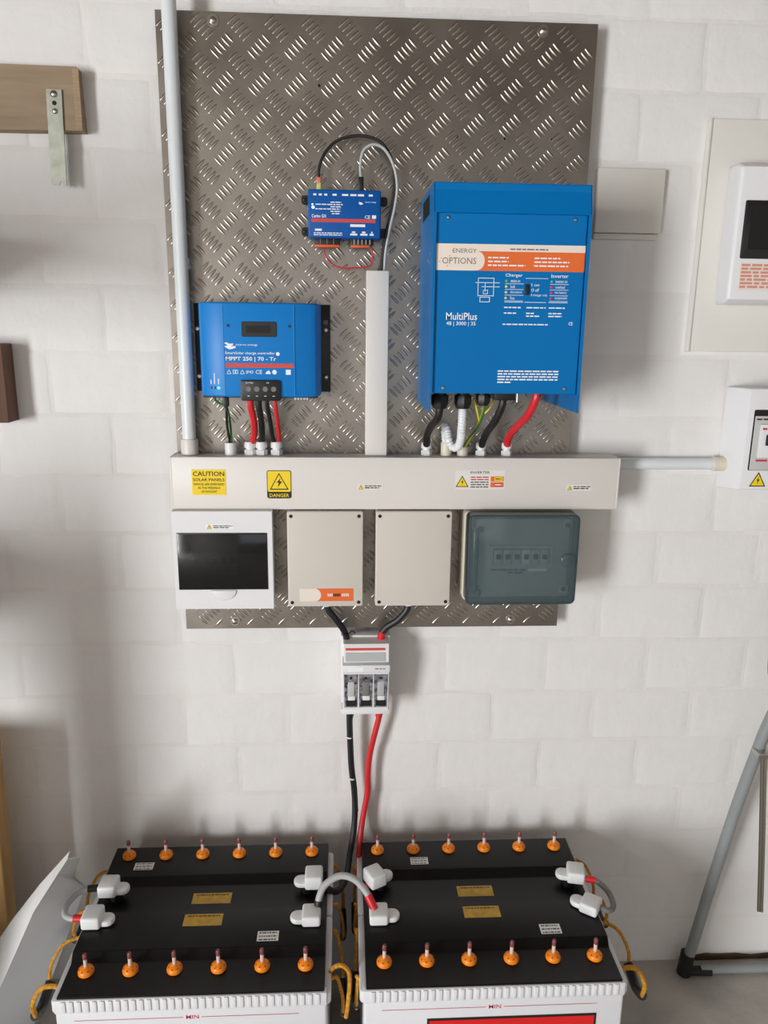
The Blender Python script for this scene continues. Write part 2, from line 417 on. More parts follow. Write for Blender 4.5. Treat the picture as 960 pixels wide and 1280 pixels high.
# glands and sockets on the trunking's top
GY = -.052
def gland(x, z=TZ1, r=.0105, h=.026, m='white_plastic', par=None):
    g = obj('cable_gland', hexnut(B(), (x, GY, z), r, h*.40), m, par or TRK)
    bm = B(); lathe(bm, [(r*.72, h*.38), (r*.72, h*.52), (r*.98, h*.55), (r*.98, h*.82), (r*.86, h), (r*.45, h)], (x, GY, z), 'z', 14)
    obj('gland_nut', bm, m, g); return g
def socket(x, m, h=.022, r=.0108):
    obj('conduit_socket', lathe(B(), [(r, 0), (r, h), (r*.78, h), (r*.78, h*.8)], (x, GY, TZ1), 'z', 18), m, TRK)
socket(-.283, 'white_plastic', .024)
for x in (-.245, -.2235, -.194): gland(x, r=.0115)
gland(.0985); socket(.1375, 'cream', .026); socket(.1700, 'cream', .018); gland(.2065); gland(.2575)

# riser
t = thing('riser_trunking', 'slim white vertical trunking rising from the long trunking to the small controller', 'trunking', (0, YB, TZ1))
obj('tray', rbox(B(), -.0213, .0192, -.052, YB-.0018, TZ1, 1.6205, .001), 'trunk', t)
obj('cover', rbox(B(), -.0223, .0202, -.060, -.050, TZ1, 1.6216, .002), 'trunk', t)

# ------------------------------------------------------------------ solar charge controller
t = thing('solar_charge_controller', 'blue solar charge controller with black mounting flange left on the board', 'charge controller', (-.218, YB, 1.3927))
b = B(); rbox(b, -.3463, -.0894, -.028, YB-.0018, 1.3960, 1.5599, .001); obj('mounting_flange', b, 'black_metal', t)
for x, z in ((-.098, 1.513), (-.098, 1.424), (-.340, 1.513), (-.340, 1.424)):
    k = obj('flange_screw', lathe(B(), [(.0045, 0), (.0045, .001), (.003, .003), (.0005, .0034)], (x, -.028, z), 'y', 14), 'steel', t)
obj('keyhole_slot', lathe(B(), [(.0048, 0), (.0048, .0004)], (-.098, -.028, 1.527), 'y', 14), 'print_grey', t)
plan = [(-.3290, -.028), (-.3288, -.072), (-.3260, -.090), (-.3205, -.100), (-.3110, -.1065), (-.2795, -.1150), (-.2785, -.1150), (-.1535, -.1150),
        (-.1500, -.1135), (-.126, -.107), (-.116, -.101), (-.1090, -.090), (-.1065, -.070), (-.107, -.028)]
body = obj('body', prism(B(), plan, 'z', 1.3925, 1.5600, .004, 3), 'blue_bright', t, 25)
obj('heat_sink', rbox(B(), -.323, -.112, -.095, -.03, 1.3895, 1.393), 'black_metal', t)
yf = -.1152
obj('panel_seam', rbox(B(), -.2792, -.2786, yf, yf+.002, 1.397, 1.556), 'blue_gx', body, 0)
obj('highlight_ridge', cyl(B(), (-.1528, yf+.0006, 1.397), (-.1528, yf+.0006, 1.556), .0011, 10), 'blue_bright', body)  # thin ridge added along the crease to catch a highlight line
d = obj('display', prism(B(), rrect(-.2466, -.1838, 1.5004, 1.5270, .003, 4), 'y', -.112, yf-.0012, .0006, 1), 'black_plastic', t)
obj('display_window', prism(B(), rrect(-.2385, -.1950, 1.5070, 1.5200, .001, 2), 'y', yf-.0011, yf-.0015), 'black_hole', d, 0)
for x in (-.2705, -.1610): obj('cover_screw', lathe(B(), [(.0028, 0), (.0028, .0008), (.0015, .0008)], (x, yf, 1.5195), 'y', 12), 'led_off', t)
# badge: three little waves + name
def waves(x0, z0, wd, y, parent):
    bm = B(); h = wd*.5
    for i, (dx, dz) in enumerate(((0, .45), (.28, .1), (0, .0))):
        xx, zz = x0+dx*wd*.6, z0+h*dz
        flat(bm, [(xx, zz+h*.5), (xx+wd*.16, zz+h*.62), (xx+wd*.34, zz+h*.42), (xx+wd*.62, zz+h*.46), (xx+wd*.60, zz+h*.18), (xx+wd*.34, zz+h*.10), (xx+wd*.15, zz+h*.3)], y-.00005*i)
    return print_obj('wave_badge', bm, 'print_white', parent)
yt = yf-.0004
waves(-.2785, 1.4765, .026, yt, t)
text('lettering', 'victron energy', -.2580, -.2190, 1.4835, 1.4880, yt, 'print_white', t, .004)
text('lettering', 'SmartSolar charge controller', -.2775, -.1880, 1.4680, 1.4740, yt, 'print_white', t, .01)
b = B(); lathe(b, [(.0034, 0), (.0034, .0002)], (-.1828, yt, 1.4705), 'y', 16); obj('bluetooth_mark', b, 'print_white', t, 0)
text('lettering', 'MPPT 250 | 70 - Tr', -.2765, -.1860, 1.4560, 1.4650, yt, 'print_white', t, .02)
obj('red_stripe', rbox(B(), -.2775, -.1545, yt, yf+.001, 1.4458, 1.4535), 'red_stripe', t, 0)
b = B()
for cx in (-.2715, -.2475):
    z0 = 1.4345; w_ = .0075
    for p, q in (((cx-w_/2, z0), (cx+w_/2, z0)), ((cx+w_/2, z0), (cx, z0+.007)), ((cx, z0+.007), (cx-w_/2, z0))):
        v = Vector((q[0]-p[0], q[1]-p[1])).normalized(); n = Vector((-v.y, v.x))*.0004
        flat(b, [(p[0]+n.x, p[1]+n.y), (p[0]-n.x, p[1]-n.y), (q[0]-n.x, q[1]-n.y), (q[0]+n.x, q[1]+n.y)], yt)
frame_xz(b, (-.2645, -.2555, 1.4345, 1.4415), (-.2635, -.2565, 1.4355, 1.4405), yt, yt+.0002)
quad(b, -.2610, -.2590, 1.4360, 1.4400, yt); quad(b, -.2055, -.1965, 1.4345, 1.4370, yt); flat(b, [(-.2055, 1.4370), (-.1965, 1.4370), (-.2000, 1.4415)], yt)
quad(b, -.1690, -.1600, 1.4335, 1.4425, yt)
lathe(b, [(.0042, 0), (.0042, .0001)], (-.1895, yt, 1.4380), 'y', 14)
print_obj('approval_marks', b, 'print_white', t)
text('lettering', 'IP43', -.2405, -.2280, 1.4350, 1.4405, yt, 'print_white', t, .006)
text('lettering', 'CE', -.2235, -.2120, 1.4345, 1.4415, yt, 'print_white', t, .006)
tb = obj('terminal_block', prism(B(), rrect(-.2514, -.1788, 1.3860, 1.4236, .004, 3), 'y', -.06, -.1205, .0015, 2), 'black_plastic', t)
for i in range(4):
    x = -.2370+.0152*i
    k = obj('terminal_screw', lathe(B(), [(.0048, 0), (.0048, .0006), (.0034, .0006), (.0030, .0002), (.001, .0002)], (x, -.1205, 1.4075), 'y', 14), 'print_grey', tb)
    b = B(); quad(b, x-.002, x+.002, 1.3945, 1.3955, -.1209); print_obj('polarity_mark', b, 'print_white', tb)
text('lettering', 'BATTERY', -.2410, -.2270, 1.4175, 1.4200, -.1209, 'print_white', tb); text('lettering', 'PV', -.2035, -.1990, 1.4175, 1.4200, -.1209, 'print_white', tb)
for x, mm in ((-.3055, 'led_off'), (-.2985, 'led_off'), (-.2915, 'led_green')):
    yy = -.1085-.0017*(x+.3135)*100*.0
    yy = -.1065-(x+.311)/(.0315)*.0085
    obj('status_light', lathe(B(), [(.0022, 0), (.0022, .0012), (.001, .0016)], (x, yy+.0006, 1.4085), 'y', 12), mm, t)
b = B()
for x, l in ((-.3065, .008), (-.3000, .020), (-.2925, .010)):
    yy = -.1065-(x+.311)/.0315*.0085-.0006
    quad(b, x, x+.0016, 1.4150, 1.4150+l, yy)
print_obj('fine_print', b, 'print_white', t)
b = B(); rbox(b, -.1570, -.1290, -.095, -.075, 1.3850, 1.3925, .001); k = obj('signal_connector', b, 'black_plastic', t)
b = B()
for i in range(5): rbox(b, -.1558+.0055*i, -.1518+.0055*i, -.0965, -.0945, 1.3858, 1.3905)
obj('connector_pins', b, 'breaker_grey', k, 0)
b = B(); rbox(b, -.2880, -.2780, -.095, -.080, 1.3720, 1.3935, .0015); obj('data_plug', b, 'black_plastic', t)

def cable(name, label, pts, r, m, cat='cable', group=None, seg=10, k=7, rib=0):
    c_ = thing(name, label, cat, pts[0], group)
    obj('sheath', tube(B(), pts, r, seg, k, rib=rib), m, c_); return c_
zt = TZ1+.016
cable('earth_wire', 'thin green wire curving from the charge controller into a white socket', [(-.3060, -.070, 1.396), (-.3050, -.075, 1.384), (-.2960, -.082, 1.377), (-.2840, -.082, 1.372), (-.2800, -.070, 1.345), (-.2800, -.055, 1.30), (-.2810, GY, TZ1+.012)], .0021, 'cable_green')
cable('data_cable', 'thin black data cable dropping from the controller plug into a white socket', [(-.2830, -.0875, 1.3735), (-.2830, -.087, 1.360), (-.2845, -.075, 1.335), (-.2835, -.058, 1.305), (-.2845, GY, TZ1+.012)], .0024, 'cable_black')
cable('power_cable', 'thick red cable below the solar charge controller terminals', [(-.2370, -.095, 1.389), (-.2370, -.094, 1.372), (-.2330, -.083, 1.345), (-.2360, -.062, 1.315), (-.2440, GY, zt)], .0064, 'cable_red')
cable('power_cable', 'thick black cable next to the thick red one under the charge controller', [(-.2218, -.095, 1.389), (-.2215, -.094, 1.372), (-.2190, -.080, 1.340), (-.2205, -.060, 1.312), (-.2235, GY, zt)], .0056, 'cable_black')
cable('power_cable', 'thinner black cable second from right under the charge controller', [(-.2066, -.095, 1.389), (-.2066, -.094, 1.375), (-.2030, -.080, 1.345), (-.2010, -.060, 1.312), (-.1965, GY, zt)], .0042, 'cable_black')
cable('power_cable', 'thin red cable rightmost under the charge controller', [(-.1914, -.095, 1.389), (-.1912, -.094, 1.375), (-.1890, -.080, 1.340), (-.1885, -.060, 1.312), (-.1915, GY, zt)], .0040, 'cable_red')

# ------------------------------------------------------------------ small monitoring hub
t = thing('monitoring_hub', 'small blue monitoring controller with plug cables above the riser trunking', 'controller', (-.062, YB, 1.676))
hub = obj('body', rbox(B(), -.1279, .0035, -.065, -.028, 1.6760, 1.7590, .003, 3), 'blue_gx', t)
obj('mounting_plate', rbox(B(), -.1230, -.0010, -.029, YB-.0017, 1.680, 1.755, .001), 'black_metal', t)
for x in (-.1335, .0095):
    for z in (1.690, 1.745):
        e = obj('mounting_ear', prism(B(), rrect(x-.0075, x+.0075, z-.0075, z+.0075, .005, 4), 'y', YB-.0018, -.036, .001, 1), 'black_plastic', t)
        obj('ear_screw', lathe(B(), [(.0035, 0), (.003, .0015), (.001, .002)], (x-.002*(1 if x > 0 else -1)*-1, -.036, z), 'y', 12), 'black_metal', e)
yf = -.0654
def hx(px): return -.1279 + (px-155)/(690-155)*.1314      # along the width of its face
def hz(py): return 1.7590 - (py-515)/(880-515)*.0830
obj('red_stripe', rbox(B(), hx(180), hx(650), yf, -.064, hz(760), hz(733)), 'red_stripe', t, 0)
waves(hx(525), hz(628), .0105, yf, t)
text('lettering', 'victron energy', hx(572), hx(655), hz(612), hz(600), yf, 'print_white', t, .006)
text('lettering', 'Cerbo GX', hx(182), hx(290), hz(726), hz(702), yf, 'print_white', t, .02)
text('lettering', 'CE', hx(572), hx(612), hz(728), hz(704), yf, 'print_white', t, .01)
b = B(); quad(b, hx(625), hx(655), hz(728), hz(702), yf); quad(b, hx(465), hx(575), hz(792), hz(772), yf); quad(b, hx(205), hx(255), hz(826), hz(810), yf); print_obj('white_marks', b, 'print_white', t)
b = B(); rnd = random.Random(5)
for i, (a, e) in enumerate(((320, 400), (210, 410), (320, 395), (210, 390), (320, 395), (330, 385))):
    wordline(b, hx(a), hx(e), hz(614+17*i), .0017, yf, rnd)
for i, x in enumerate((195, 235, 275, 335, 405, 465, 520, 600)): quad(b, hx(x), hx(x+(22 if i < 3 else 45 if i in (4, 5, 6) else 30)), hz(562), hz(548), yf)
for i in range(2): wordline(b, hx(195), hx(405), hz(845+14*i), .0016, yf, rnd)
for x in (465, 540, 608): quad(b, hx(x), hx(x+52 if x < 600 else x+30), hz(856), hz(842), yf); quad(b, hx(x+12), hx(x+38 if x < 600 else x+22), hz(838), hz(826), yf)
print_obj('fine_print', b, 'print_white', t)
obj('status_light', lathe(B(), [(.0022, 0), (.0026, .0008), (.001, .0012)], (hx(193), -.065, hz(650)), 'y', 12), 'led_blue', t)
obj('status_light', lathe(B(), [(.0012, 0), (.0014, .0006), (.0006, .001)], (hx(188), -.065, hz(628)), 'y', 12), 'led_blue', t)
for x0, x1, n in ((195, 390, 4), (465, 640, 6)):
    k = obj('terminal_strip', rbox(B(), hx(x0), hx(x1), -.060, -.040, 1.6655, 1.6765, .0008), 'black_plastic', t)
    obj('terminal_levers', rbox(B(), hx(x0+4), hx(x1-4 if n == 4 else x1-30), -.0585, -.046, 1.6610, 1.6660, .0008), 'connector_orange', k)
    b = B()
    for i in range(1, n): xx = hx(x0)+(hx(x1)-hx(x0))*i/n; rbox(b, xx-.0006, xx+.0006, -.0604, -.059, 1.6660, 1.6750)
    obj('strip_divider', b, 'breaker_grey' if n == 6 else 'print_grey', k, 0)
t = thing('network_cable', 'thin black network cable looping from clear plug over the small controller', 'cable', (-.109, -.045, 1.759))
obj('plug', rbox(B(), -.1125, -.1045, -.050, -.038, 1.7590, 1.7720, .001), 'plug_clear', t, label='clear yellowish network plug'); obj('plug_tip', rbox(B(), -.1128, -.1052, -.049, -.039, 1.7720, 1.7820, .001), 'plug_red', t)
obj('sheath', tube(B(), [(-.109, -.044, 1.780), (-.1075, -.044, 1.800), (-.096, -.044, 1.825), (-.073, -.044, 1.845), (-.035, -.045, 1.853), (.000, -.045, 1.845), (.021, -.044, 1.820), (.029, -.042, 1.785), (.027, -.042, 1.745), (.020, -.042, 1.710), (.012, -.040, 1.675), (.008, -.038, 1.640), (.007, -.038, 1.615)], .0027), 'cable_black', t)
t = thing('usb_cable', 'light grey cable looping tightly from black plug behind the small controller', 'cable', (-.033, -.045, 1.759))
obj('plug', rbox(B(), -.0375, -.0275, -.050, -.040, 1.7590, 1.7840, .0015), 'black_plastic', t)
obj('sheath', tube(B(), [(-.0325, -.045, 1.782), (-.0335, -.046, 1.805), (-.028, -.048, 1.828), (-.010, -.050, 1.838), (.010, -.050, 1.830), (.026, -.048, 1.805), (.0335, -.046, 1.772), (.030, -.044, 1.735), (.021, -.044, 1.695), (.014, -.040, 1.655), (.012, -.038, 1.615)], .0027), 'cable_grey', t)
t = thing('link_wire', 'thin red wire hanging in a loop below the small controller', 'wire', (-.100, -.05, 1.662))
obj('wire', tube(B(), [(-.1010, -.050, 1.664), (-.0985, -.052, 1.650), (-.088, -.053, 1.634), (-.066, -.053, 1.6255), (-.040, -.053, 1.6262), (-.018, -.053, 1.6285), (-.0115, -.053, 1.634), (-.0105, -.051, 1.650), (-.0135, -.050, 1.664)], .0014), 'cable_red', t)

# ------------------------------------------------------------------ inverter
IX0, IX1, IZ0, IZ1, IY = .081, .339, 1.380, 1.748, -.238
t = thing('inverter_charger', 'large blue inverter charger with orange and white company sticker', 'inverter', (.21, YB, IZ0)); INV = t
obj('body', rbox(B(), IX0+.002, IX1-.002, -.229, YB-.0018, 1.4120, IZ1-.002), 'blue', t)
side = [(YB-.0018, IZ0), (YB-.0018, IZ1), (IY+.012, IZ1), (IY, 1.7005), (IY, IZ0)]
sl = obj('side_panel', prism(B(), side, 'x', IX0, IX0+.002), 'blue', t); sr = obj('side_panel', prism(B(), side, 'x', IX1-.002, IX1), 'blue', t)
# return lips of the side panels
for x0, x1 in ((IX0+.002, IX0+.0045), (IX1-.0055, IX1-.002)): obj('panel_lip', rbox(B(), x0, x1, IY, IY+.0015, 1.4120, 1.7005), 'blue', t)
obj('hood', prism(B(), [(IY, 1.7005), (IY+.002, 1.7000), (IY+.014, 1.7000), (YB-.03, IZ1-.003), (YB-.03, IZ1), (IY+.012, IZ1)], 'x', IX0+.0005, IX1-.0005), 'blue', t)
fp = obj('front_panel', rbox(B(), IX0+.0045, IX1-.0055, IY+.0055, IY+.009, 1.4120, 1.7010, .0006, 1), 'blue', t)
# vent slots on both sides
for x, pn in ((IX0, sl), (IX1, sr)):
    s_ = -1 if x == IX0 else 1
    k = obj('vent_opening', prism(B(), [(-.060, 1.7060), (-.060, 1.7380), (-.168, 1.7380), (-.168, 1.7060)], 'x', x+s_*.0002, x+s_*.0005), 'black_hole', pn, 0)
b = B()
for i, (yy, zz) in enumerate(((-.20, 1.640), (-.16, 1.632), (-.185, 1.627))): lathe(b, [(.0016, 0), (.001, .0006)], (0, 0, 0), 'z', 8) if False else rbox(b, IX0-.0006, IX0, yy-.002, yy+.002, zz-.002, zz+.002)
obj('side_rivets', b, 'steel', sl, 0)
yf = IY+.0055
def ipx(px): return .0857 + (px-163)/(868-163)*(.3335-.0857)      # horizontal position on the panel, from its sticker
for x, z in ((.1045, 1.6935), (.3125, 1.6935), (.1045, 1.4210), (.3125, 1.4210)):
    obj('panel_screw', lathe(B(), [(.0034, 0), (.0034, .0008), (.0024, .0024), (.0005, .0028)], (x, yf, z), 'y', 14), 'steel', t)
SX0, SX1, SZ0, SZ1 = .0870, .3330, 1.6120, 1.6535
s = sticker('company_sticker', SX0, SX1, SZ0, SZ1, yf, 'sticker_orange', t, .002)
y1 = yf-.0004
def sp(px): return SX0+(px-163)/(868-163)*(SX1-SX0)
def sz(py): return SZ1-(py-352)/(476-352)*(SZ1-SZ0)
b = B(); rbox(b, SX0, SX1, y1-.0002, y1, sz(385), SZ1); obj('white_band', b, 'sticker_white', s, 0)
poly = [(SX0, SZ0), (sp(335), SZ0)]
for i in range(9):
    a = math.radians(-75+150*i/8); poly.append((sp(335)+(sp(392)-sp(335))*math.cos(a)**.6, sz(430)+(sz(385)-sz(430))*math.sin(a)*1.02))
poly += [(sp(335), sz(384)), (SX0, sz(384))]
obj('white_field', prism(B(), poly, 'y', y1, y1-.0003), 'sticker_white', s, 0)
y2 = y1-.0006
text('lettering', 'ENERGY', sp(240), sp(352), sz(394), sz(374), y2, 'print_grey', s)
text('lettering', 'OPTIONS', sp(192), sp(352), sz(446), sz(416), y2, 'print_grey', s)
b = B()
for x, z in ((226, 408), (186, 420), (180, 436), (216, 456), (240, 384)): lathe(b, [(.0009, 0), (.0009, .0001)], (sp(x), y2, sz(z)), 'y', 10)
print_obj('orange_dots', b, 'sticker_orange', s)
rnd = random.Random(9); b = B(); wordline(b, sp(510), sp(690), sz(377), .0022, y2, rnd); print_obj('strapline', b, 'print_grey', s)
b = B()
for i, (a, e) in enumerate(((505, 0), (505, 0), (585, 0))): wordline(b, sp(408), sp(a), sz(417+18*i), .0022, y2, rnd)
for i, e in enumerate((750, 795, 790)): wordline(b, sp(628), sp(e), sz(417+18*i), .0022, y2, rnd)
print_obj('contact_lines', b, 'print_white', s)
# control legend
y2 = yf-.0003
PW = (.3335-.0860)/(736-545)
def qx(px): return .0860+(px-545)*PW
def qz(py): return 1.7010-(py-267)*(1.7010-1.4120)/(490-267)
text('lettering', 'Charger', qx(635), qx(657), qz(343.5), qz(338.5), y2, 'print_white', t, .006); text('lettering', 'Inverter', qx(694), qx(716), qz(343), qz(338.5), y2, 'print_white', t, .006)
rows = [347.5, 354.5, 361.5, 368.5]
b = B()
for i, r_ in enumerate(rows):
    quad(b, qx(635), qx(659), qz(r_+3.7), qz(r_+3.2), y2); quad(b, qx(693), qx(717), qz(r_+3.7), qz(r_+3.2), y2)
for a, e in ((635, 659), (661, 689), (692, 717)): quad(b, qx(a), qx(e), qz(373.8), qz(373.2), y2)
quad(b, qx(661), qx(690), qz(344.3), qz(343.8), y2)
# wiring diagram
for z0, a, e in ((344.5, 600, 621), (350, 597, 628), (355, 605, 628), (366, 600, 620)): quad(b, qx(a), qx(e), qz(z0+.4), qz(z0-.3), y2)
for xx, a, e in ((600, 344, 367), (620, 344, 367), (609, 350, 361)): quad(b, qx(xx), qx(xx+.7), qz(e), qz(a), y2)
frame_xz(b, (qx(603), qx(616), qz(374), qz(367.5)), (qx(603.7), qx(615.3), qz(373.3), qz(368.2)), y2, y2+.0002)
frame_xz(b, (qx(607), qx(613), qz(364), qz(359)), (qx(607.6), qx(612.4), qz(363.4), qz(359.6)), y2, y2+.0002)
print_obj('legend_lines', b, 'print_white', t)
for i, s_ in enumerate(('mains on', 'bulk', 'absorption', 'float')):
    text('lettering', s_, qx(642), qx(642+(12, 6, 15, 6)[i]), qz(rows[i]+1.8), qz(rows[i]-2), y2, 'print_white', t)
    obj('indicator_lamp', lathe(B(), [(.0021, 0), (.0021, .0008), (.001, .0014)], (qx(636.5), yf, qz(rows[i])), 'y', 12), ('lamp_green', 'lamp_yellow', 'lamp_yellow', 'lamp_yellow')[i], t)
for i, s_ in enumerate(('inverter on', 'overload', 'low battery', 'temperature')):
    text('lettering', s_, qx(700), qx(700+(15, 12, 15, 16)[i]), qz(rows[i]+1.8), qz(rows[i]-2), y2, 'print_white', t)
    obj('indicator_lamp', lathe(B(), [(.0021, 0), (.0021, .0008), (.001, .0014)], (qx(695), yf, qz(rows[i])), 'y', 12), ('lamp_green', 'lamp_red', 'lamp_red', 'lamp_red')[i], t)
sw = obj('rocker_switch', rbox(B(), qx(660.5), qx(666), yf-.003, yf+.001, qz(364.5), qz(351.5), .001), 'black_plastic', t)
for i, (s_, e) in enumerate((('I on', 679), ('O off', 679), ('II charger only', 690))): text('lettering', s_, qx(669), qx(e), qz(353.8+6.5*i), qz(350+6.5*i), y2, 'print_white', t)
rnd = random.Random(4); b = B()
for a, e, z0 in ((635, 657, 380), (635, 651, 387), (664, 689, 380), (664, 675, 387), (664, 681, 390.5), (693, 714, 380), (693, 710, 387), (693, 711, 390.5), (634, 693, 401)): wordline(b, qx(a), qx(e), qz(z0+.9), .0019, y2, rnd)
for i in range(4): wordline(b, qx(630.5), qx(711), qz(461.5+3.6*i), .0022, y2, rnd)
wordline(b, qx(630.5), qx(648), qz(461.5+3.6*4), .0022, y2, rnd)
print_obj('fine_print', b, 'print_white', t)
text('lettering', 'MultiPlus', qx(560.5), qx(600.5), qz(396.5), qz(387.5), y2, 'print_white', t, .006)
text('lettering', '48 | 3000 | 35', qx(561), qx(599), qz(404.5), qz(398.5), y2, 'print_white', t, .006)
text('lettering', 'CE', qx(720), qx(725.5), qz(401.5), qz(397.5), y2, 'print_white', t, .01)
# underside glands
def under(x, yy, r, h, m='black_plastic'):
    g = obj('cable_gland', lathe(B(), [(r*.98, 0), (r*.98, -h*.18), (r*.75, -h*.2), (r*.75, -h*.3)], (x, yy, 1.4120), 'z', 18), m, INV)
    obj('gland_nut', lathe(B(), [(r*1.0, -h*.28), (r*1.04, -h*.32), (r*1.04, -h*.75), (r*.8, -h), (r*.5, -h)], (x, yy, 1.4120), 'z', 8), m, g)
under(.110, -.150, .0150, .034); under(.152, -.150, .0150, .034); under(.1885, -.150, .0130, .028)
obj('terminal_cover', rbox(B(), .206, .245, -.165, -.12, 1.3945, 1.4125, .002), 'black_plastic', t)
obj('earth_stud', cyl(B(), (.247, -.17, 1.4125), (.247, -.17, 1.392), .0022, 10), 'galv', t)
cable('power_cable', 'black cable from the leftmost inverter gland bending into the trunking', [(.110, -.150, 1.390), (.110, -.149, 1.372), (.107, -.138, 1.356), (.1000, -.110, 1.340), (.0965, -.075, 1.318), (.0985, GY, zt)], .0072, 'cable_black')
t = thing('flexible_conduit', 'white corrugated conduit with a tight loop under the inverter', 'conduit', (.152, -.15, 1.385))
obj('sheath', tube(B(), [(.152, -.150, 1.386), (.1525, -.148, 1.365), (.1535, -.138, 1.340), (.1555, -.118, 1.316), (.153, -.100, 1.300), (.1445, -.086, 1.298), (.1385, -.076, 1.312), (.136, -.066, 1.330), (.1335, -.058, 1.334), (.1345, -.053, 1.318), (.1375, GY, TZ1+.018)], .0076, 14, 9, rib=.0005), 'conduit_white', t)
for i, (pts, mm) in enumerate((([(.1735, -.145, 1.395), (.182, -.135, 1.370), (.190, -.120, 1.352), (.196, -.110, 1.372), (.1985, -.130, 1.396)], 'cable_yellow'),
                               ([(.2150, -.13, 1.398), (.206, -.125, 1.375), (.192, -.115, 1.358), (.184, -.09, 1.325), (.1715, GY, TZ1+.012)], 'cable_yellow'),
                               ([(.1920, -.150, 1.388), (.1925, -.140, 1.368), (.188, -.110, 1.340), (.176, -.07, 1.308), (.1690, GY, TZ1+.012)], 'cable_green'))):
    cable('earth_wire', ('thin yellow wire looped under the inverter beside the white conduit', 'thin yellow wire running from behind the inverter to the cream socket', 'thin green wire running from the third inverter gland to the cream socket')[i], pts, .0019, mm)
cable('power_cable', 'black cable under the middle of the inverter curving into a white gland', [(.2260, -.150, 1.398), (.2240, -.149, 1.382), (.2160, -.130, 1.352), (.2080, -.085, 1.322), (.2065, GY, zt)], .0070, 'cable_black')
cable('power_cable', 'thick red cable under the right of the inverter curving into a white gland', [(.2830, -.165, 1.4115), (.2815, -.165, 1.396), (.2740, -.145, 1.366), (.2620, -.105, 1.338), (.2570, -.070, 1.315), (.2575, GY, zt)], .0074, 'cable_red')

# ------------------------------------------------------------------ left distribution box
t = thing('distribution_box', 'white distribution box with dark smoked window under the trunking', 'distribution box', (-.298, YB, .974))
DX0, DX1, DZ0, DZ1, DY = -.3939, -.2024, .9741, 1.1722, -.095
obj('body', rbox(B(), DX0+.003, DX1-.003, -.072, YB-.0018, DZ0+.003, DZ1-.002, .002), 'white_plastic', t)
WX0, WX1, WZ0, WZ1 = -.3860, -.2120, 1.0142, 1.1299
fr = obj('front_cover', frame_xz(B(), (DX0, DX1, DZ0, DZ1), (WX0, WX1, WZ0, WZ1), DY, -.070), 'white_plastic', t)
obj('back_panel', rbox(B(), WX0-.001, WX1+.001, -.073, -.071, WZ0-.001, WZ1+.001), 'breaker_grey', t)
for i in range(6):
    x = -.3790+.018*i; k = obj('circuit_breaker', rbox(B(), x, x+.0172, -.086, -.073, 1.040, 1.102, .001), 'white_plastic', t)
    obj('toggle', rbox(B(), x+.004, x+.013, -.0905, -.086, 1.066, 1.078, .001), 'black_plastic' if i % 2 else 'blue_gx', k)
dr = obj('window_door', rbox(B(), WX0+.0006, WX1-.0006, -.097, -.0935, WZ0+.0006, WZ1-.0006, .001), 'smoke', t, label='dark smoked hinged window')
obj('hinge', rbox(B(), WX0+.004, WX1-.004, -.0975, -.0955, 1.1270, 1.1294, .0008), 'black_plastic', dr)
poly = [(-.299+.0245*math.cos(math.radians(180+180*i/14)), WZ0-.0010+.0205*math.sin(math.radians(180+180*i/14))) for i in range(15)]
n = obj('finger_notch', prism(B(), poly, 'y', DY-.0002, DY-.0036, .002, 2), 'white_plastic', t)
sy = DY
s = sticker('small_label', -.3295, -.2760, 1.1375, 1.1470, sy, 'sticker_plain', t, .001)
warn_triangle(-.3225, 1.1380, .0095, sy-.0006, s); b = B(); wordline(b, -.315, -.278, 1.1430, .0016, sy-.0006, rnd); wordline(b, -.315, -.284, 1.1395, .0018, sy-.0006, rnd); print_obj('fine_print', b, 'print_black', s)

# ------------------------------------------------------------------ two junction boxes
def junction_box(x0, x1, label):
    z0, z1 = .9768, 1.1700
    t = thing('junction_box', label, 'junction box', ((x0+x1)/2, YB, z0), 'plain junction boxes')
    obj('body', rbox(B(), x0, x1, -.070, YB-.0018, z0, z1, .003), 'jb', t)
    ld = obj('lid', prism(B(), rrect(x0-.001, x1+.001, z0-.001, z1+.0005, .004, 4), 'y', -.0705, -.090, .002, 2), 'jb', t)
    for x in (x0+.007, x1-.007):
        for z in (z0+.0075, z1-.0085):
            k = obj('lid_screw', lathe(B(), [(.0036, 0), (.0036, .0004)], (x, -.090, z), 'y', 14), 'black_hole', t)
    return t
jb1 = junction_box(-.1732, -.0271, 'cream junction box with small orange and white sticker at its bottom edge')
jb2 = junction_box(-.0002, .1477, 'cream junction box with a blank lid between sticker box and smoked lid box')
s = sticker('company_sticker', -.1515, -.0445, .9870, 1.0135, -.090, 'sticker_orange', jb1, .001)
poly = [(-.1515, .9870), (-.119, .9870)] + [(-.119+.010*math.cos(math.radians(-80+160*i/8)), 1.000+.0125*math.sin(math.radians(-80+160*i/8))) for i in range(9)] + [(-.119, 1.0135), (-.1515, 1.0135)]
obj('white_field', prism(B(), poly, 'y', -.0904, -.0907), 'sticker_white', s, 0)
for i, (a, e, mm) in enumerate(((-.096, -.086, 'sticker_white'), (-.085, -.070, 'print_black'), (-.068, -.055, 'sticker_white'))):
    b = B(); rnd2 = random.Random(i); x = a
    while x < e: quad(b, x, x+.0028, .997, 1.003, -.0907); x += .0038
    print_obj('fine_print', b, mm, s)
for jb, x in ((jb1, -.0985), (jb2, .0690)):
    obj('cable_gland', lathe(B(), [(.011, 0), (.011, -.006), (.009, -.012), (.006, -.012)], (x, -.055, .9770), 'z', 18), 'white_plastic', jb)
for x, z in ((-.1800, 1.036),):
    obj('side_plug', cyl(B(), (-.1732, -.055, z), (-.1765, -.055, z), .0045, 14), 'black_plastic', jb1)

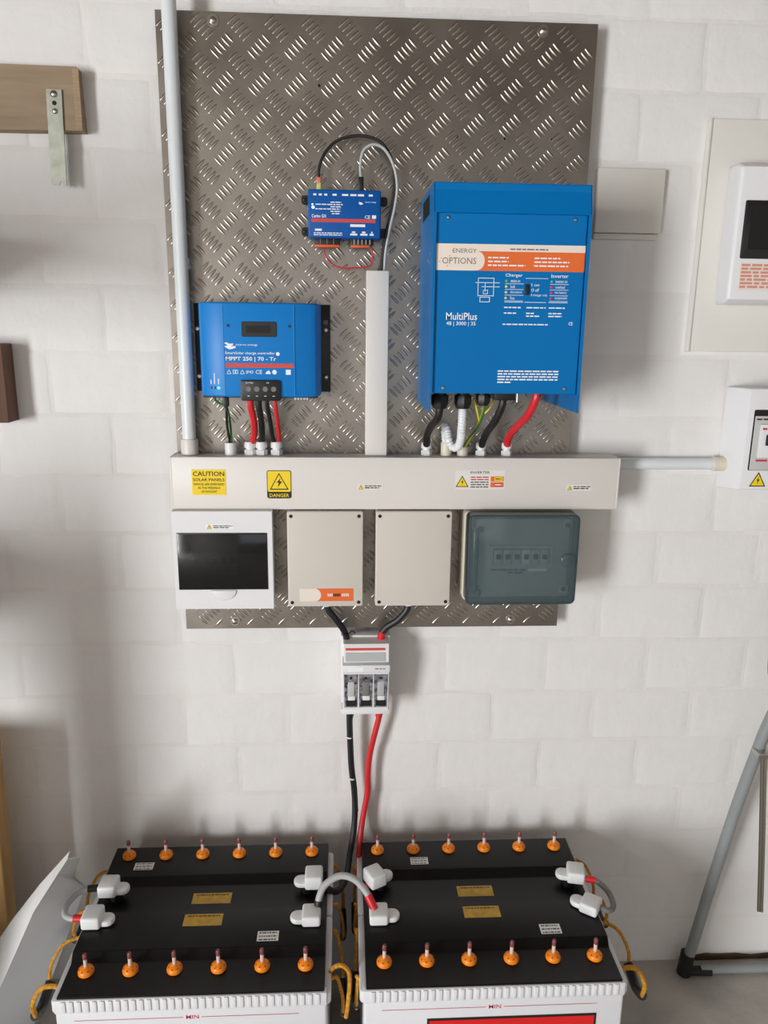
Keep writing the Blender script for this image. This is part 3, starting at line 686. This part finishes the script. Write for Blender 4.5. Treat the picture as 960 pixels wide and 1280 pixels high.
# ------------------------------------------------------------------ weatherproof breaker box
t = thing('weatherproof_box', 'cream weatherproof breaker box with smoked blue-grey transparent lid', 'breaker box', (.287, YB, .976))
QX0, QX1, QZ0, QZ1 = .1745, .3980, .9840, 1.1690
obj('body', prism(B(), rrect(QX0, QX1, QZ0, QZ1, .010, 5), 'y', YB-.0018, -.082, .002, 1), 'cream', t)
lidp = obj('lid', prism(B(), rrect(.1775, .3955, .9875, 1.1695, .010, 5), 'y', -.1135, -.1165, .0015, 2), 'teal_smoke', t, label='smoked transparent hinged lid')
b = B(); o_ = rrect(.1770, .3960, .9870, 1.1700, .011, 5); i_ = rrect(.1815, .3915, .9915, 1.1655, .008, 5); n = len(o_)
va = [[b.verts.new((p[0], yy, p[1])) for p in q] for yy in (-.083, -.1155) for q in (o_, i_)]
for i in range(n):
    j = (i+1) % n
    b.faces.new((va[0][i], va[0][j], va[2][j], va[2][i])); b.faces.new((va[1][i], va[1][j], va[3][j], va[3][i]))
    b.faces.new((va[2][i], va[2][j], va[3][j], va[3][i])); b.faces.new((va[0][i], va[0][j], va[1][j], va[1][i]))
obj('lid_rim', b, 'teal_edge', lidp)
obj('inner_panel', rbox(B(), .192, .382, -.098, -.083, 1.000, 1.158, .002), 'grey_panel', t)
k = obj('breaker_frame', frame_xz(B(), (.222, .350, 1.058, 1.104), (.230, .343, 1.066, 1.098), -.1015, -.098), 'breaker_grey', t)
for i in range(6):
    x = .2315+.0185*i
    q = obj('circuit_breaker', rbox(B(), x, x+.0175, -.106, -.099, 1.067, 1.097, .001), 'breaker_grey' if i != 3 else 'white_plastic', t)
    obj('toggle', rbox(B(), x+.004, x+.013, -.110, -.106, 1.078, 1.088, .001), 'black_plastic', q)
b = B(); wordline(b, .228, .300, 1.052, .003, -.0983, rnd); wordline(b, .262, .292, 1.046, .003, -.0983, rnd); print_obj('handwriting', b, 'led_off', t)
s = obj('paper_strip', rbox(B(), .302, .340, -.0984, -.098, 1.050, 1.056), 'print_white', t, 0)
hg = obj('lid_hinge', rbox(B(), .1865, .1985, -.1185, -.100, 1.012, 1.140, .004, 3), 'teal_smoke', lidp)
for z in (1.012, 1.142): obj('hinge_knuckle', lathe(B(), [(.006, 0), (.006, .003), (.004, .004)], (.200, -.1165, z), 'y', 16), 'teal_smoke', lidp)
lt = obj('latch', lathe(B(), [(.0145, 0), (.0145, .003), (.012, .0045), (.002, .0045)], (.3770, -.1165, 1.078), 'y', 22), 'teal_smoke', lidp)
for z in (1.013, 1.145): obj('corner_screw', lathe(B(), [(.0055, 0), (.0055, .001), (.002, .001)], (.377, -.0985, z), 'y', 14), 'black_plastic', t)
for z in (1.011, 1.147): obj('screw_boss', rbox(B(), .3685, .3855, -.0985, -.0825, z-.008, z+.009, .001), 'breaker_grey', t)

# ------------------------------------------------------------------ fuse switch on the wall
t = thing('fuse_switch', 'white fuse switch disconnector with red stripe on the wall below the board', 'fuse switch', (-.018, WY, .727))
FX0, FX1, FZ0, FZ1 = -.0700, .0335, .7265, .8885
obj('base', rbox(B(), FX0, FX1, -.040, WY, FZ0+.010, FZ1+.004, .002), 'white_plastic', t)
obj('upper_cover', prism(B(), [(-.040, .8885), (-.070, .8860), (-.074, .8780), (-.074, .8400), (-.040, .8400)], 'x', FX0+.006, FX1-.004, .001, 1), 'white_plastic', t)
obj('red_stripe', rbox(B(), FX0+.010, FX1-.012, -.0750, -.0735, .8735, .8785), 'red_stripe', t, 0)
obj('handle_recess', rbox(B(), FX0+.010, FX1-.011, -.0752, -.0735, .8490, .8685, .0008, 1), 'grey_panel', t)
obj('switch_handle', rbox(B(), FX0+.003, FX1-.002, -.088, -.040, .8290, .8465, .003), 'white_plastic', t)
b = B(); wordline(b, .000, .022, .8375, .0022, -.0883, rnd); print_obj('fine_print', b, 'print_grey', t)
obj('rating_label', rbox(B(), -.055, -.024, -.0884, -.0878, .8330, .8425), 'print_white', t, 0)
dr = obj('fuse_carrier', prism(B(), [(-.040, .8290), (-.086, .8290), (-.074, .7400), (-.040, .7400)], 'x', FX0+.004, FX1-.004, .001, 1), 'white_plastic', t)
def fy(z): return -.074-(z-.74)/(.089)*.012
for i in range(3):
    x0 = FX0+.0065+.0308*i; x1 = x0+.0290
    bm = B()
    v = [bm.verts.new(p) for p in ((x0+.001, fy(.746)-.0006, .746), (x1-.001, fy(.746)-.0006, .746), (x1, fy(.8255)-.0006, .8255), (x0, fy(.8255)-.0006, .8255))]; bm.faces.new(v)
    wv = obj('fuse_window', bm, 'fuse_inside', dr, 0)
    for zz, mm, hh, in ((.817, 'black_hole', .004), (.757, 'black_hole', .007)):
        bm = B(); xx = (x0+x1)/2
        if zz > .8: lathe(bm, [(.0028, 0), (.0028, .0005)], (xx, fy(zz)-.0008, zz), 'y', 12)
        else: rbox(bm, x0+.004, x1-.003, fy(zz)-.0018, fy(zz)-.0008, zz-hh, zz+hh)
        obj('fuse_clip', bm, mm, wv)
    obj('fuse_link', rbox(B(), x0+.0075, x1-.0075, fy(.79)-.0030, fy(.79)-.0008, .776, .808, .001), ('breaker_grey', 'print_grey', 'grey_panel')[i], wv)
    obj('fuse_tab', rbox(B(), x0+.008, x1-.006, fy(.765)-.0032, fy(.765)-.0010, .764, .774, .001), 'white_plastic', wv)
    if i == 0: bm = B(); wordline(bm, x0+.002, x1-.002, .8030, .0035, fy(.803)-.0012, rnd); print_obj('blue_print', bm, 'led_off', wv)
obj('lower_lip', rbox(B(), FX0, FX1-.002, -.070, WY, FZ0, FZ0+.0125, .002), 'white_plastic', t)

# cables between junction boxes and fuse switch, and down to the batteries
t = thing('battery_cable', 'short thick black cable from sticker junction box to the fuse switch', 'cable', (-.0985, -.055, .966))
obj('sheath', tube(B(), [(-.0985, -.055, .968), (-.0950, -.056, .955), (-.0800, -.055, .934), (-.0660, -.050, .912), (-.0590, -.046, .893), (-.0580, -.046, .878)], .0068), 'cable_black', t)
obj('cable_tie', tube(B(), [(-.0670, -.050, .902), (-.0600, -.0585, .9005), (-.0515, -.052, .9035), (-.0480, -.048, .906), (-.043, -.046, .9035), (-.040, -.046, .899)], .0013, 6), 'cable_black', t)
t = thing('battery_cable', 'short thick black cable with red end from blank junction box to the fuse switch', 'cable', (.069, -.055, .966))
obj('sheath', tube(B(), [(.0690, -.055, .968), (.0650, -.056, .953), (.0480, -.055, .932), (.0260, -.050, .915), (.0160, -.048, .902)], .0072), 'cable_black', t)
obj('red_sleeve', tube(B(), [(.0170, -.048, .9035), (.0140, -.046, .890), (.0130, -.046, .878)], .0080, 12), 'cable_red', t)
t = thing('battery_cable', 'long thick black cable hanging from the fuse switch down between the batteries', 'cable', (-.052, -.03, .73))
pts = [(-.0515, -.030, .735), (-.0515, -.030, .690), (-.0500, -.028, .640), (-.0470, -.026, .575), (-.0410, -.024, .520), (-.0390, -.026, .470), (-.0420, -.036, .420), (-.0500, -.060, .385), (-.0600, -.120, .365), (-.0800, -.165, .372), (-.1050, -.178, .395)]
obj('sheath', tube(B(), pts, .0068), 'cable_black', t)
for p, q in (((-.0510, -.0285, .651), 1), ((-.0450, -.0252, .548), 1), ((-.0393, -.0265, .452), 1)):
    obj('cable_tie', lathe(B(), [(.0062, -.0016), (.0073, -.0016), (.0073, .0016), (.0062, .0016)], p, 'z', 16), 'zip', t)
obj('sense_wire', tube(B(), [(-.0430, -.030, .735), (-.0425, -.034, .715), (-.0470, -.036, .690), (-.0455, -.035, .640), (-.0420, -.033, .575), (-.0365, -.031, .520), (-.0330, -.033, .470)], .0016, 6), 'cable_black', t)
t = thing('battery_cable', 'long thick red cable hanging from the fuse switch down between the batteries', 'cable', (.014, -.03, .73))
obj('sheath', tube(B(), [(.0145, -.030, .735), (.0125, -.030, .700), (.0020, -.027, .650), (-.0070, -.022, .600), (-.0110, -.020, .550), (-.0110, -.019, .510), (-.0190, -.022, .460), (-.0255, -.030, .415), (-.0300, -.060, .375), (-.0320, -.110, .360), (-.0250, -.160, .375), (-.0100, -.178, .398)], .0066), 'cable_red', t)
obj('end_sleeve', tube(B(), [(.0146, -.030, .738), (.0140, -.030, .715), (.0115, -.0295, .700)], .0076, 12), 'cable_red', t)

# ------------------------------------------------------------------ batteries
ZH, ZL = .4000, .3850
YB0, YMID, YF = -.047, -.2375, -.4215
# vent cap shared by all batteries
def cap_meshes():
    def me(bm, m, nm):
        bmesh.ops.recalc_face_normals(bm, faces=bm.faces)
        d = bpy.data.meshes.new(nm); bm.to_mesh(d); bm.free()
        for p in d.polygons: p.use_smooth = True
        d.set_sharp_from_angle(angle=math.radians(40)); d.materials.append(M[m]); return d
    a = me(lathe(B(), [(.0115, 0), (.0140, .0015), (.0142, .0050), (.0130, .0085), (.0095, .0118), (.0052, .0138), (.0048, .0148), (.0030, .0148)], (0, 0, 0), 'z', 22), 'cap_orange', 'vent_cap')
    bm = B()
    for i in range(7):
        an = math.radians(-90+(i-3)*51.4); rr = .0112
        n_ = Vector((math.cos(an)*.62, math.sin(an)*.62, .785)); p = Vector((rr*math.cos(an), rr*math.sin(an), .0106))
        tube(bm, [p-n_*.0008, p+n_*.0003], .0014, 8, smooth=False)
    h = me(bm, 'cap_hole', 'vent_holes')
    f = me(lathe(B(), [(.0034, .0140), (.0034, .0300), (.0033, .0302)], (0, 0, 0), 'z', 12), 'float_white', 'float_tube')
    g = me(lathe(B(), [(.0037, .0300), (.0041, .0315), (.0041, .0385), (.0030, .0408), (.0010, .0412)], (0, 0, 0), 'z', 12), 'float_top', 'float_tip')
    return a, h, f, g
CAP = cap_meshes()
def cap(par, x, y, z):
    L = LOC[par]
    c_ = bpy.data.objects.new('vent_cap', CAP[0]); C.objects.link(c_); c_.parent = par; c_.location = Vector((x, y, z))-L
    c_.rotation_euler = (0, 0, random.uniform(-.5, .5))
    for nm, me in (('vent_holes', CAP[1]), ('float_tube', CAP[2]), ('float_tip', CAP[3])):
        o = bpy.data.objects.new(nm, me); C.objects.link(o); o.parent = c_
def terminal_cover(par, x, y, z, dirx, rot=0, tall=.022):
    """white boot: upright block with a round tongue; dirx = side of the tongue"""
    m = Matrix.Translation((x, y, z)) @ Matrix.Rotation(math.radians(rot), 4, 'Z')
    bm = B(); rbox(bm, -.019, .017, -.021, .021, 0, tall, .005, 3, m if dirx > 0 else m @ Matrix.Scale(-1, 4, (1, 0, 0)))
    pill = [(.010, -.014), (.026, -.014)] + [(.026+.014*math.cos(math.radians(-75+150*i/8)), .014*math.sin(math.radians(-75+150*i/8))) for i in range(9)] + [(.026, .014), (.010, .014)]
    prism(bm, pill, 'z', .001, .0125, .003, 2, m if dirx > 0 else m @ Matrix.Scale(-1, 4, (1, 0, 0)))
    bmesh.ops.recalc_face_normals(bm, faces=bm.faces)
    k = obj('terminal_cover', bm, 'cover_white', par, 40)
    bm = B(); lathe(bm, [(.013, -.016), (.013, .003)], (0, 0, 0), 'z', 16); bmesh.ops.transform(bm, matrix=m @ Matrix.Translation((.014*dirx, 0, 0)), verts=bm.verts)
    obj('terminal_post', bm, 'black_plastic', k)
    return k
def label_on(par, x, y, z, wx, wy, m, lines):
    s = obj('paper_label' if m != 'yellow_label' else 'warning_label', rbox(B(), x-wx/2, x+wx/2, y-wy/2, y+wy/2, z, z+.0004), m, par, 0)
    bm = B(); rnd = random.Random(int(abs(x)*1e4))
    for i in range(lines):
        yy = y+wy*.32-wy*.7*i/max(1, lines-1); xx = x-wx*.42
        while xx < x+wx*.40:
            l = rnd.uniform(.002, .008); e = min(xx+l, x+wx*.42)
            v = [bm.verts.new(p) for p in ((xx, yy-wy*.06, z+.0006), (e, yy-wy*.06, z+.0006), (e, yy+wy*.06, z+.0006), (xx, yy+wy*.06, z+.0006))]; bm.faces.new(v); xx = e+.0015
    print_obj('fine_print', bm, 'print_black' if m != 'yellow_label' else 'wood_dark', s)
def rope(par, pts, r=.0034):
    return obj('rope_handle', tube(B(), pts, r, 8, 8), 'rope', par)
def battery(x0, x1, front, label):
    xm = (x0+x1)/2; yb, yf_ = (YMID-.0015, YF) if front else (YB0, YMID+.0015)
    t = thing('battery', label, 'battery', (xm, (yb+yf_)/2, 0), 'tall black topped batteries')
    EX = .0115
    c_ = obj('case', rbox(B(), x0-.004, x1+.004, yf_-.002 if front else yf_, yb, 0, .372, .005, 3), 'case_white', t)
    # shoulder flanges at both ends, under the lid
    for a, e in ((x0-EX, x0+.006), (x1-.006, x1+EX)):
        obj('end_shoulder', prism(B(), rrect(a, e, yf_, yb, .008, 4), 'z', .352, .377, .003, 2), 'case_white', t)
    if front: prof = [(yb, ZH-.035), (yb, ZH-.001), (yb-.001, ZH), (-.3335, ZH), (-.3360, ZH-.0015), (-.3465, ZL+.001), (-.349, ZL), (yf_+.0012, ZL), (yf_, ZL-.0012), (yf_, ZL-.020)]
    else: prof = [(yb, ZH-.035), (yb, ZH-.001), (yb-.001, ZH), (-.1375, ZH), (-.1400, ZH-.0015), (-.1530, ZL+.001), (-.156, ZL), (yf_, ZL), (yf_, ZL-.020)]
    obj('lid', prism(B(), prof, 'x', x0, x1, .0015, 1), 'lid_black', t, 40)
    if front:
        obj('rim_face', rbox(B(), x0-.004, x1+.004, yf_-.0035, yf_+.01, .3540, .3815, .0015), 'case_white', t)
        n = 34; proto = None
        for i in range(n):
            x = x0+.012+(x1-x0-.024)*i/(n-1)
            if proto is None:
                proto = obj('case_rib', rbox(B(), x-.0040, x+.0040, yf_-.0058, yf_-.0030, .3575, .3805, .0013, 2), 'case_white', t); px = x
            else: dup(proto, t, (x-px, 0, 0))
        # level mark
        zl = .3375
        bm = B(); quad(bm, x0+.028, xm-.016, zl, zl+.0011, yf_-.0024); quad(bm, xm+.016, x1-.045, zl, zl+.0011, yf_-.0024); print_obj('level_line', bm, 'red_print', t)
        text('level_lettering', 'MIN', xm-.011, xm+.011, zl-.003, zl+.005, yf_-.0024, 'red_print', t, .004)
    cy = -.3690 if front else -.0785
    for i in range(6):
        cap(t, x0+.0345+(x1-x0-.0700)*i/5, cy, ZL if front else ZH)
    return t
LX0, LX1, RX0, RX1 = -.5610, -.0980, -.0245, .4375
bBL = battery(LX0, LX1, False, 'black topped battery in the left column, back row against the wall')
bBR = battery(RX0, RX1, False, 'black topped battery in the right column, back row against the wall')
bFL = battery(LX0, LX1, True, 'black topped white battery in the left column, front row')
bFR = battery(RX0, RX1, True, 'black topped white battery with red front label, right column front row')
# front label
k = obj('front_label', rbox(B(), .085, .393, YF-.0030, YF-.0018, .170, .3170), 'print_black', bFR, 0); obj('label_field', rbox(B(), .089, .389, YF-.0034, YF-.0028, .174, .3125), 'red_label', k, 0)
for par, x, y, z, wx, wy, m, n in ((bBL, -.488, -.109, ZH, .040, .022, 'sticker_plain', 3), (bFL, -.207, -.3115, ZH, .040, .024, 'sticker_plain', 3), (bBR, .0987, -.1125, ZH, .038, .022, 'sticker_plain', 3), (bFR, .3324, -.314, ZH, .040, .024, 'sticker_plain', 3),
                              (bBL, -.3320, -.191, ZL, .078, .030, 'yellow_label', 1), (bFL, -.336, -.2660, ZH, .074, .030, 'yellow_label', 1), (bBR, .208, -.190, ZL, .074, .030, 'yellow_label', 1), (bFR, .208, -.2650, ZH, .072, .030, 'yellow_label', 1)):
    label_on(par, x, y, z, wx, wy, m, n)
terminal_cover(bBL, -.537, -.185, .402, 1, 0, .026); terminal_cover(bBL, -.1265, -.177, .402, -1, 0, .030)
terminal_cover(bBR, .0010, -.178, .402, 1, 28, .030); terminal_cover(bBR, .4190, -.180, .402, -1, -12, .026)
terminal_cover(bFL, -.5430, -.268, .402, 1, 0, .026); terminal_cover(bFL, -.1275, -.276, .402, -1, 0, .022)
terminal_cover(bFR, .0045, -.278, .402, 1, 0, .022); terminal_cover(bFR, .4235, -.268, .402, -1, -35, .022)
# rope handles at both ends of each battery (both ends of the rope sit in the shoulder)
for par, x, s_, ys in ((bBL, LX0-.010, -1, (-.085, -.205)), (bBL, LX1+.010, 1, (-.085, -.205)), (bBR, RX0-.010, -1, (-.085, -.205)), (bBR, RX1+.010, 1, (-.085, -.205)),
                       (bFL, LX0-.010, -1, (-.270, -.385)), (bFL, LX1+.010, 1, (-.270, -.385)), (bFR, RX0-.010, -1, (-.270, -.385)), (bFR, RX1+.010, 1, (-.270, -.385))):
    a, e = ys; drop = .085 if s_ < 0 or x > .3 else .10
    q = (.022 if s_ > 0 else .006) if -.2 < x < 0 else (.042 if par in (bBL, bBR) else .054)
    zz = .366
    rope(par, [(x-s_*.004, a, zz), (x+s_*.006, a-.001, zz+.005), (x+s_*q*.6, a-.008, zz-.006), (x+s_*q, a-.018, zz-drop*.55), (x+s_*q, a-.026, zz-drop)])
    rope(par, [(x-s_*.004, e, zz), (x+s_*.006, e+.001, zz+.007), (x+s_*q*.6, e+.006, zz-.002), (x+s_*q, e+.012, zz-drop*.5), (x+s_*q, e+.022, zz-drop)], .0034 if q < .05 else .0044)
    if par is bFL and s_ > 0: rope(par, [(x-.004, e+.010, zz), (x+.004, e+.010, zz+.018), (x+.020, e+.008, zz+.026), (x+.034, e+.004, zz+.010), (x+.032, e-.004, zz-.040), (x+.028, e-.006, zz-.075)], .0040)
    obj('rope_grip', tube(B(), [(x+s_*q, a-.022, zz-drop+.012), (x+s_*q*1.08, (a+e)/2, zz-drop-.008), (x+s_*q, e+.018, zz-drop+.012)], .0070 if q < .03 else .0095, 12), 'black_plastic', par)

# link cables between battery terminals
t = thing('link_cable', 'short looping link cable joining the two left end battery terminals', 'cable', (-.555, -.19, .41), 'battery link cables')
obj('sheath', tube(B(), [(-.552, -.187, .414), (-.572, -.190, .416), (-.594, -.202, .414), (-.606, -.228, .410), (-.602, -.254, .410), (-.584, -.268, .413), (-.560, -.270, .414)], .0056, 12), 'cable_grey', t)
obj('black_sleeve', tube(B(), [(-.554, -.187, .414), (-.578, -.192, .416)], .0070, 12), 'cable_black', t); obj('red_sleeve', tube(B(), [(-.562, -.270, .414), (-.580, -.269, .414)], .0070, 12), 'cable_red', t)
t = thing('link_cable', 'grey arched link cable bridging the gap between the two front batteries', 'cable', (-.12, -.27, .42), 'battery link cables')
obj('sheath', tube(B(), [(-.114, -.262, .418), (-.112, -.256, .436), (-.100, -.246, .456), (-.072, -.240, .470), (-.044, -.245, .466), (-.022, -.256, .448), (-.010, -.268, .430)], .0066, 12), 'cable_grey', t)
obj('red_sleeve', tube(B(), [(-.017, -.260, .441), (-.010, -.268, .430), (-.004, -.274, .420)], .0080, 12), 'cable_red', t); obj('black_sleeve', tube(B(), [(-.115, -.264, .414), (-.113, -.258, .430)], .0082, 12), 'cable_black', t)
t = thing('link_cable', 'short dark link cable joining the two right end battery terminals', 'cable', (.435, -.19, .41), 'battery link cables')
obj('sheath', tube(B(), [(.430, -.196, .414), (.450, -.200, .414), (.464, -.212, .412), (.474, -.236, .408), (.474, -.260, .402), (.460, -.276, .404), (.438, -.272, .412)], .0056, 12), 'print_grey', t)
obj('red_sleeve', tube(B(), [(.436, -.197, .414), (.455, -.202, .414)], .0070, 12), 'cable_red', t)

# ------------------------------------------------------------------ right hand wall fittings
t = thing('blank_plate', 'blank white cover plate on the wall behind the inverter', 'cover plate', (.485, WY, 1.70))
obj('plate', rbox(B(), .4180, .5485, WY-.014, WY+.003, 1.7020, 1.8185, .003), 'plaster', t)
obj('lower_lip', rbox(B(), .4180, .5440, WY-.010, WY+.003, 1.6900, 1.7015, .003), 'plaster', t)
t = thing('recessed_panel', 'white square surround plate on the right wall holding the meter board', 'surround panel', (.80, WY, 1.48))
obj('surround', rbox(B(), .6255, 1.02, WY-.010, WY+.003, 1.4800, 1.9090, .002), 'plaster', t)
obj('raised_edge', rbox(B(), .6235, .6300, WY-.013, WY+.003, 1.4790, 1.9095, .002), 'plaster', t)
t = thing('meter_board', 'white meter board with black window and pinkish notice on the right wall', 'meter board', (.80, WY-.01, 1.571))
obj('housing', prism(B(), [(WY-.010, 1.571), (WY-.010, 1.826), (WY-.046, 1.826), (WY-.064, 1.816), (WY-.064, 1.580), (WY-.046, 1.571)], 'x', .6690, .94, .008, 3), 'white_plastic', t)
wd = obj('window_frame', rbox(B(), .6845, .92, WY-.068, WY-.060, 1.6540, 1.7580, .003), 'black_plastic', t); obj('window', rbox(B(), .6960, .91, WY-.0690, WY-.0675, 1.6700, 1.7480), 'black_hole', wd, 0)
s = obj('notice', rbox(B(), .6880, .80, WY-.0646, WY-.0638, 1.5960, 1.6470), 'sticker_white', t, 0); rnd = random.Random(12); b = B()
for i in range(7): wordline(b, .690, .798, 1.6405-.0066*i, .0042, WY-.0649, rnd)
print_obj('notice_print', b, 'pink_print', s)
t = thing('breaker_enclosure', 'small white breaker enclosure with yellow warning triangle at the right edge', 'breaker enclosure', (.79, WY, 1.205))
b = B(); v0 = [(.7200, 1.200), (.8800, 1.200), (.8800, 1.410), (.7200, 1.410)]; v1 = [(.7355, 1.2085), (.8680, 1.2085), (.8680, 1.4110), (.7355, 1.4110)]
A_ = [b.verts.new((p[0], WY, p[1])) for p in v0]; B_ = [b.verts.new((p[0], WY-.070, p[1])) for p in v1]
b.faces.new(A_); b.faces.new(B_)
for i in range(4): b.faces.new((A_[i], A_[(i+1) % 4], B_[(i+1) % 4], B_[i]))
bmesh.ops.bevel(b, geom=list(b.edges), offset=.003, segments=2, profile=.5, affect='EDGES'); obj('housing', b, 'white_plastic', t)
yy = WY-.0702
wn = obj('window', prism(B(), rrect(.7480, .86, 1.2480, 1.3700, .003, 3), 'y', yy+.001, yy-.0002), 'black_plastic', t, 0)
k = obj('circuit_breaker', rbox(B(), .7500, .8350, yy-.004, yy, 1.2490, 1.3580, .002), 'breaker_grey', t)
obj('breaker_face', rbox(B(), .7600, .8300, yy-.009, yy-.004, 1.2750, 1.3420, .002), 'white_plastic', k); obj('toggle', rbox(B(), .772, .80, yy-.016, yy-.009, 1.300, 1.322, .002), 'black_plastic', k)
b = B(); wordline(b, .752, .80, 1.3500, .003, yy-.0043, rnd); print_obj('fine_print', b, 'print_black', k)
b = B(); wordline(b, .764, .80, 1.331, .004, yy-.0093, rnd); wordline(b, .760, .80, 1.267, .004, yy-.0043, rnd); print_obj('red_print', b, 'red_print', k)
warn_triangle(.7720, 1.2150, .034, yy-.0004, t)
t = thing('wall_conduit', 'short horizontal white conduit from trunking end to the small breaker enclosure', 'conduit', (.60, WY, 1.25))
obj('pipe', cyl(B(), (.4795, -.003, 1.2520), (.715, -.003, 1.2520), .0122, 22), 'pvc', t); b = B(); cyl(b, (.702, -.003, 1.2520), (.727, -.003, 1.2520), .0150, 22); obj('coupler', b, 'cream', t)

# ------------------------------------------------------------------ left hand wall things
t = thing('plywood_strip', 'short brown plywood strip fixed high on the left wall', 'wood board', (-.66, WY, 1.857))
obj('board', prism(B(), [(-.95, 1.8530), (-.5315, 1.8560), (-.5350, 1.9600), (-.95, 1.9640)], 'y', WY, WY-.028), 'wood_ply', t)
b = B(); rbox(b, -.5420, -.5312, WY-.0288, WY-.0275, 1.858, 1.958); obj('worn_edge', b, 'wood_edge', t, 0)
t = thing('metal_strap', 'galvanised flat metal strap screwed to the plywood and hanging below it', 'strap', (-.58, WY-.03, 1.763))
ys = WY-.0285
m_ = Matrix.Translation((-.5775, 0, 1.845)) @ Matrix.Rotation(math.radians(1.5), 4, 'Y')
b = B(); prism(b, [(-.0135, .077), (.0135, .077), (.0135, -.081), (.0080, -.081), (.0070, -.0755), (.0020, -.0755), (.0010, -.081), (-.0110, -.081), (-.0135, -.078)], 'y', ys, ys-.003, mtx=m_); st = obj('strap', b, 'galv', t, 0)
for z, r_ in ((1.914, .006), (1.886, .0048)): obj('strap_screw', lathe(B(), [(r_, 0), (r_, .001), (r_*.6, .003), (.0005, .0034)], (-.5760, ys-.003, z), 'y', 14), 'steel', t)
obj('slot_hole', lathe(B(), [(.0040, 0), (.0040, .0003)], (-.5760, ys-.003, 1.8995), 'y', 12), 'black_hole', t)
t = thing('timber_offcut', 'dark brown timber piece on the wall at the left picture edge', 'wood board', (-.76, WY, 1.33))
obj('board', rbox(B(), -.85, -.7040, WY-.050, WY, 1.3330, 1.4810, .002), 'wood_dark', t)
t = thing('shade_rack', 'pine upright board at the left picture edge, with unseen rack parts added to shade the wall', 'rack', (-1.3, -.30, 0))
m_ = Matrix.Translation((-.7830, -.10, 0)) @ Matrix.Rotation(math.radians(1.2), 4, 'Y')
b = B(); rbox(b, -.15, 0, -.022, .022, 0, .69, .002, 1, m_); obj('upright', b, 'wood_pine', t)
obj('upright', rbox(B(), -1.10, -.945, -.622, -.578, 0, 1.17, .002, 1), 'room_wall', t)  # unseen post, added to cast the vertical shade band on the wall
for y0 in (-.472, -.122): obj('upright', rbox(B(), -1.72, -1.65, y0, y0+.044, 0, 1.74, .002, 1), 'room_wall', t)  # unseen posts added to carry the shade-casting blocks
obj('upper_shade_block', rbox(B(), -1.65, -.96, -.578, -.125, .90, 1.13, .002, 1), 'room_wall', t)  # unseen block added to shade the wall left of the board's foot
obj('shade_rail', rbox(B(), -1.65, -.96, -.425, -.385, .565, .645, .002, 1), 'room_wall', t)  # unseen bar added for the narrow shade band below
obj('lower_shade_block', rbox(B(), -1.65, -.96, -.425, -.125, 0, .38, .002, 1), 'room_wall', t)  # unseen block added to darken the lowest left wall by its shadow
obj('high_shade_block', rbox(B(), -1.65, -.80, -.60, -.125, 1.56, 1.68, .002, 1), 'room_wall', t)  # unseen block added for the soft shade at the upper left
# white plastic cover leaning at the left of the batteries: a folded sheet
t = thing('plastic_cover', 'white plastic cover leaning beside the left end of the batteries', 'cover', (-.78, -.22, 0))
ridge = [(-.5810, -.27, .5440), (-.5970, -.28, .5210), (-.6388, -.30, .4574), (-.7169, -.30, .2898), (-.8500, -.30, .002)]
flange = [(-.5829, -.25, .5476), (-.6442, -.25, .4770), (-.7044, -.25, .3977), (-.7311, -.25, .3582), (-.9000, -.25, .002)]
right = [(-.6056, -.14, .4507), (-.6239, -.14, .4053), (-.6015, -.14, .3794), (-.6684, -.14, .2084), (-.7500, -.14, .002)]
b = B(); r_, f_, g_ = [[b.verts.new(p) for p in q] for q in (ridge, flange, right)]
for i in range(4):
    b.faces.new((r_[i], g_[i], g_[i+1], r_[i+1])); b.faces.new((f_[i], r_[i], r_[i+1], f_[i+1]))
bmesh.ops.recalc_face_normals(b, faces=b.faces)
bmesh.ops.solidify(b, geom=list(b.faces), thickness=.004)
obj('shell', b, 'cover_white', t, 25)

# ------------------------------------------------------------------ folding frame at the right
t = thing('folding_frame', 'grey tubular steel folding frame with black rubber foot at the right edge', 'folding frame', (.80, -.03, 0))
obj('leg', tube(B(), [(.765, -.030, .028), (.8100, -.060, .430), (.8330, -.088, .640), (.8420, -.096, .700), (.8560, -.100, .745), (.8900, -.102, .765), (1.02, -.104, .775)], .0125, 14, 8), 'frame_paint', t)
ft = obj('rubber_foot', tube(B(), [(.7605, -.030, .002), (.7660, -.030, .060)], .0165, 14), 'rubber', t); obj('foot_sleeve', tube(B(), [(.758, -.032, .012), (.79, -.034, .011), (.825, -.035, .010)], .011, 12), 'rubber', ft)
obj('floor_rail', cyl(B(), (.80, -.032, .0135), (1.10, -.036, .0135), .0105, 12), 'frame_paint', t)
obj('upper_tube', tube(B(), [(.8820, -.06, 1.00), (.8620, -.06, .920), (.8570, -.06, .860), (.862, -.06, .800), (.872, -.095, .762)], .0115, 12), 'frame_paint', t)
br = obj('brace_rod', tube(B(), [(.8300, -.110, .640), (.8520, -.115, .420), (.870, -.115, .250)], .0036, 8), 'steel', t); obj('second_rod', tube(B(), [(.8360, -.112, .640), (.8580, -.117, .420), (.876, -.117, .250)], .0036, 8), 'steel', br)
k = obj('hinge_bracket', rbox(B(), .8180, .8500, -.118, -.090, .634, .646, .002), 'steel', t); b = B(); cyl(b, (.838, -.125, .668), (.878, -.125, .655), .0135, 14); obj('hinge_barrel', b, 'steel', k)
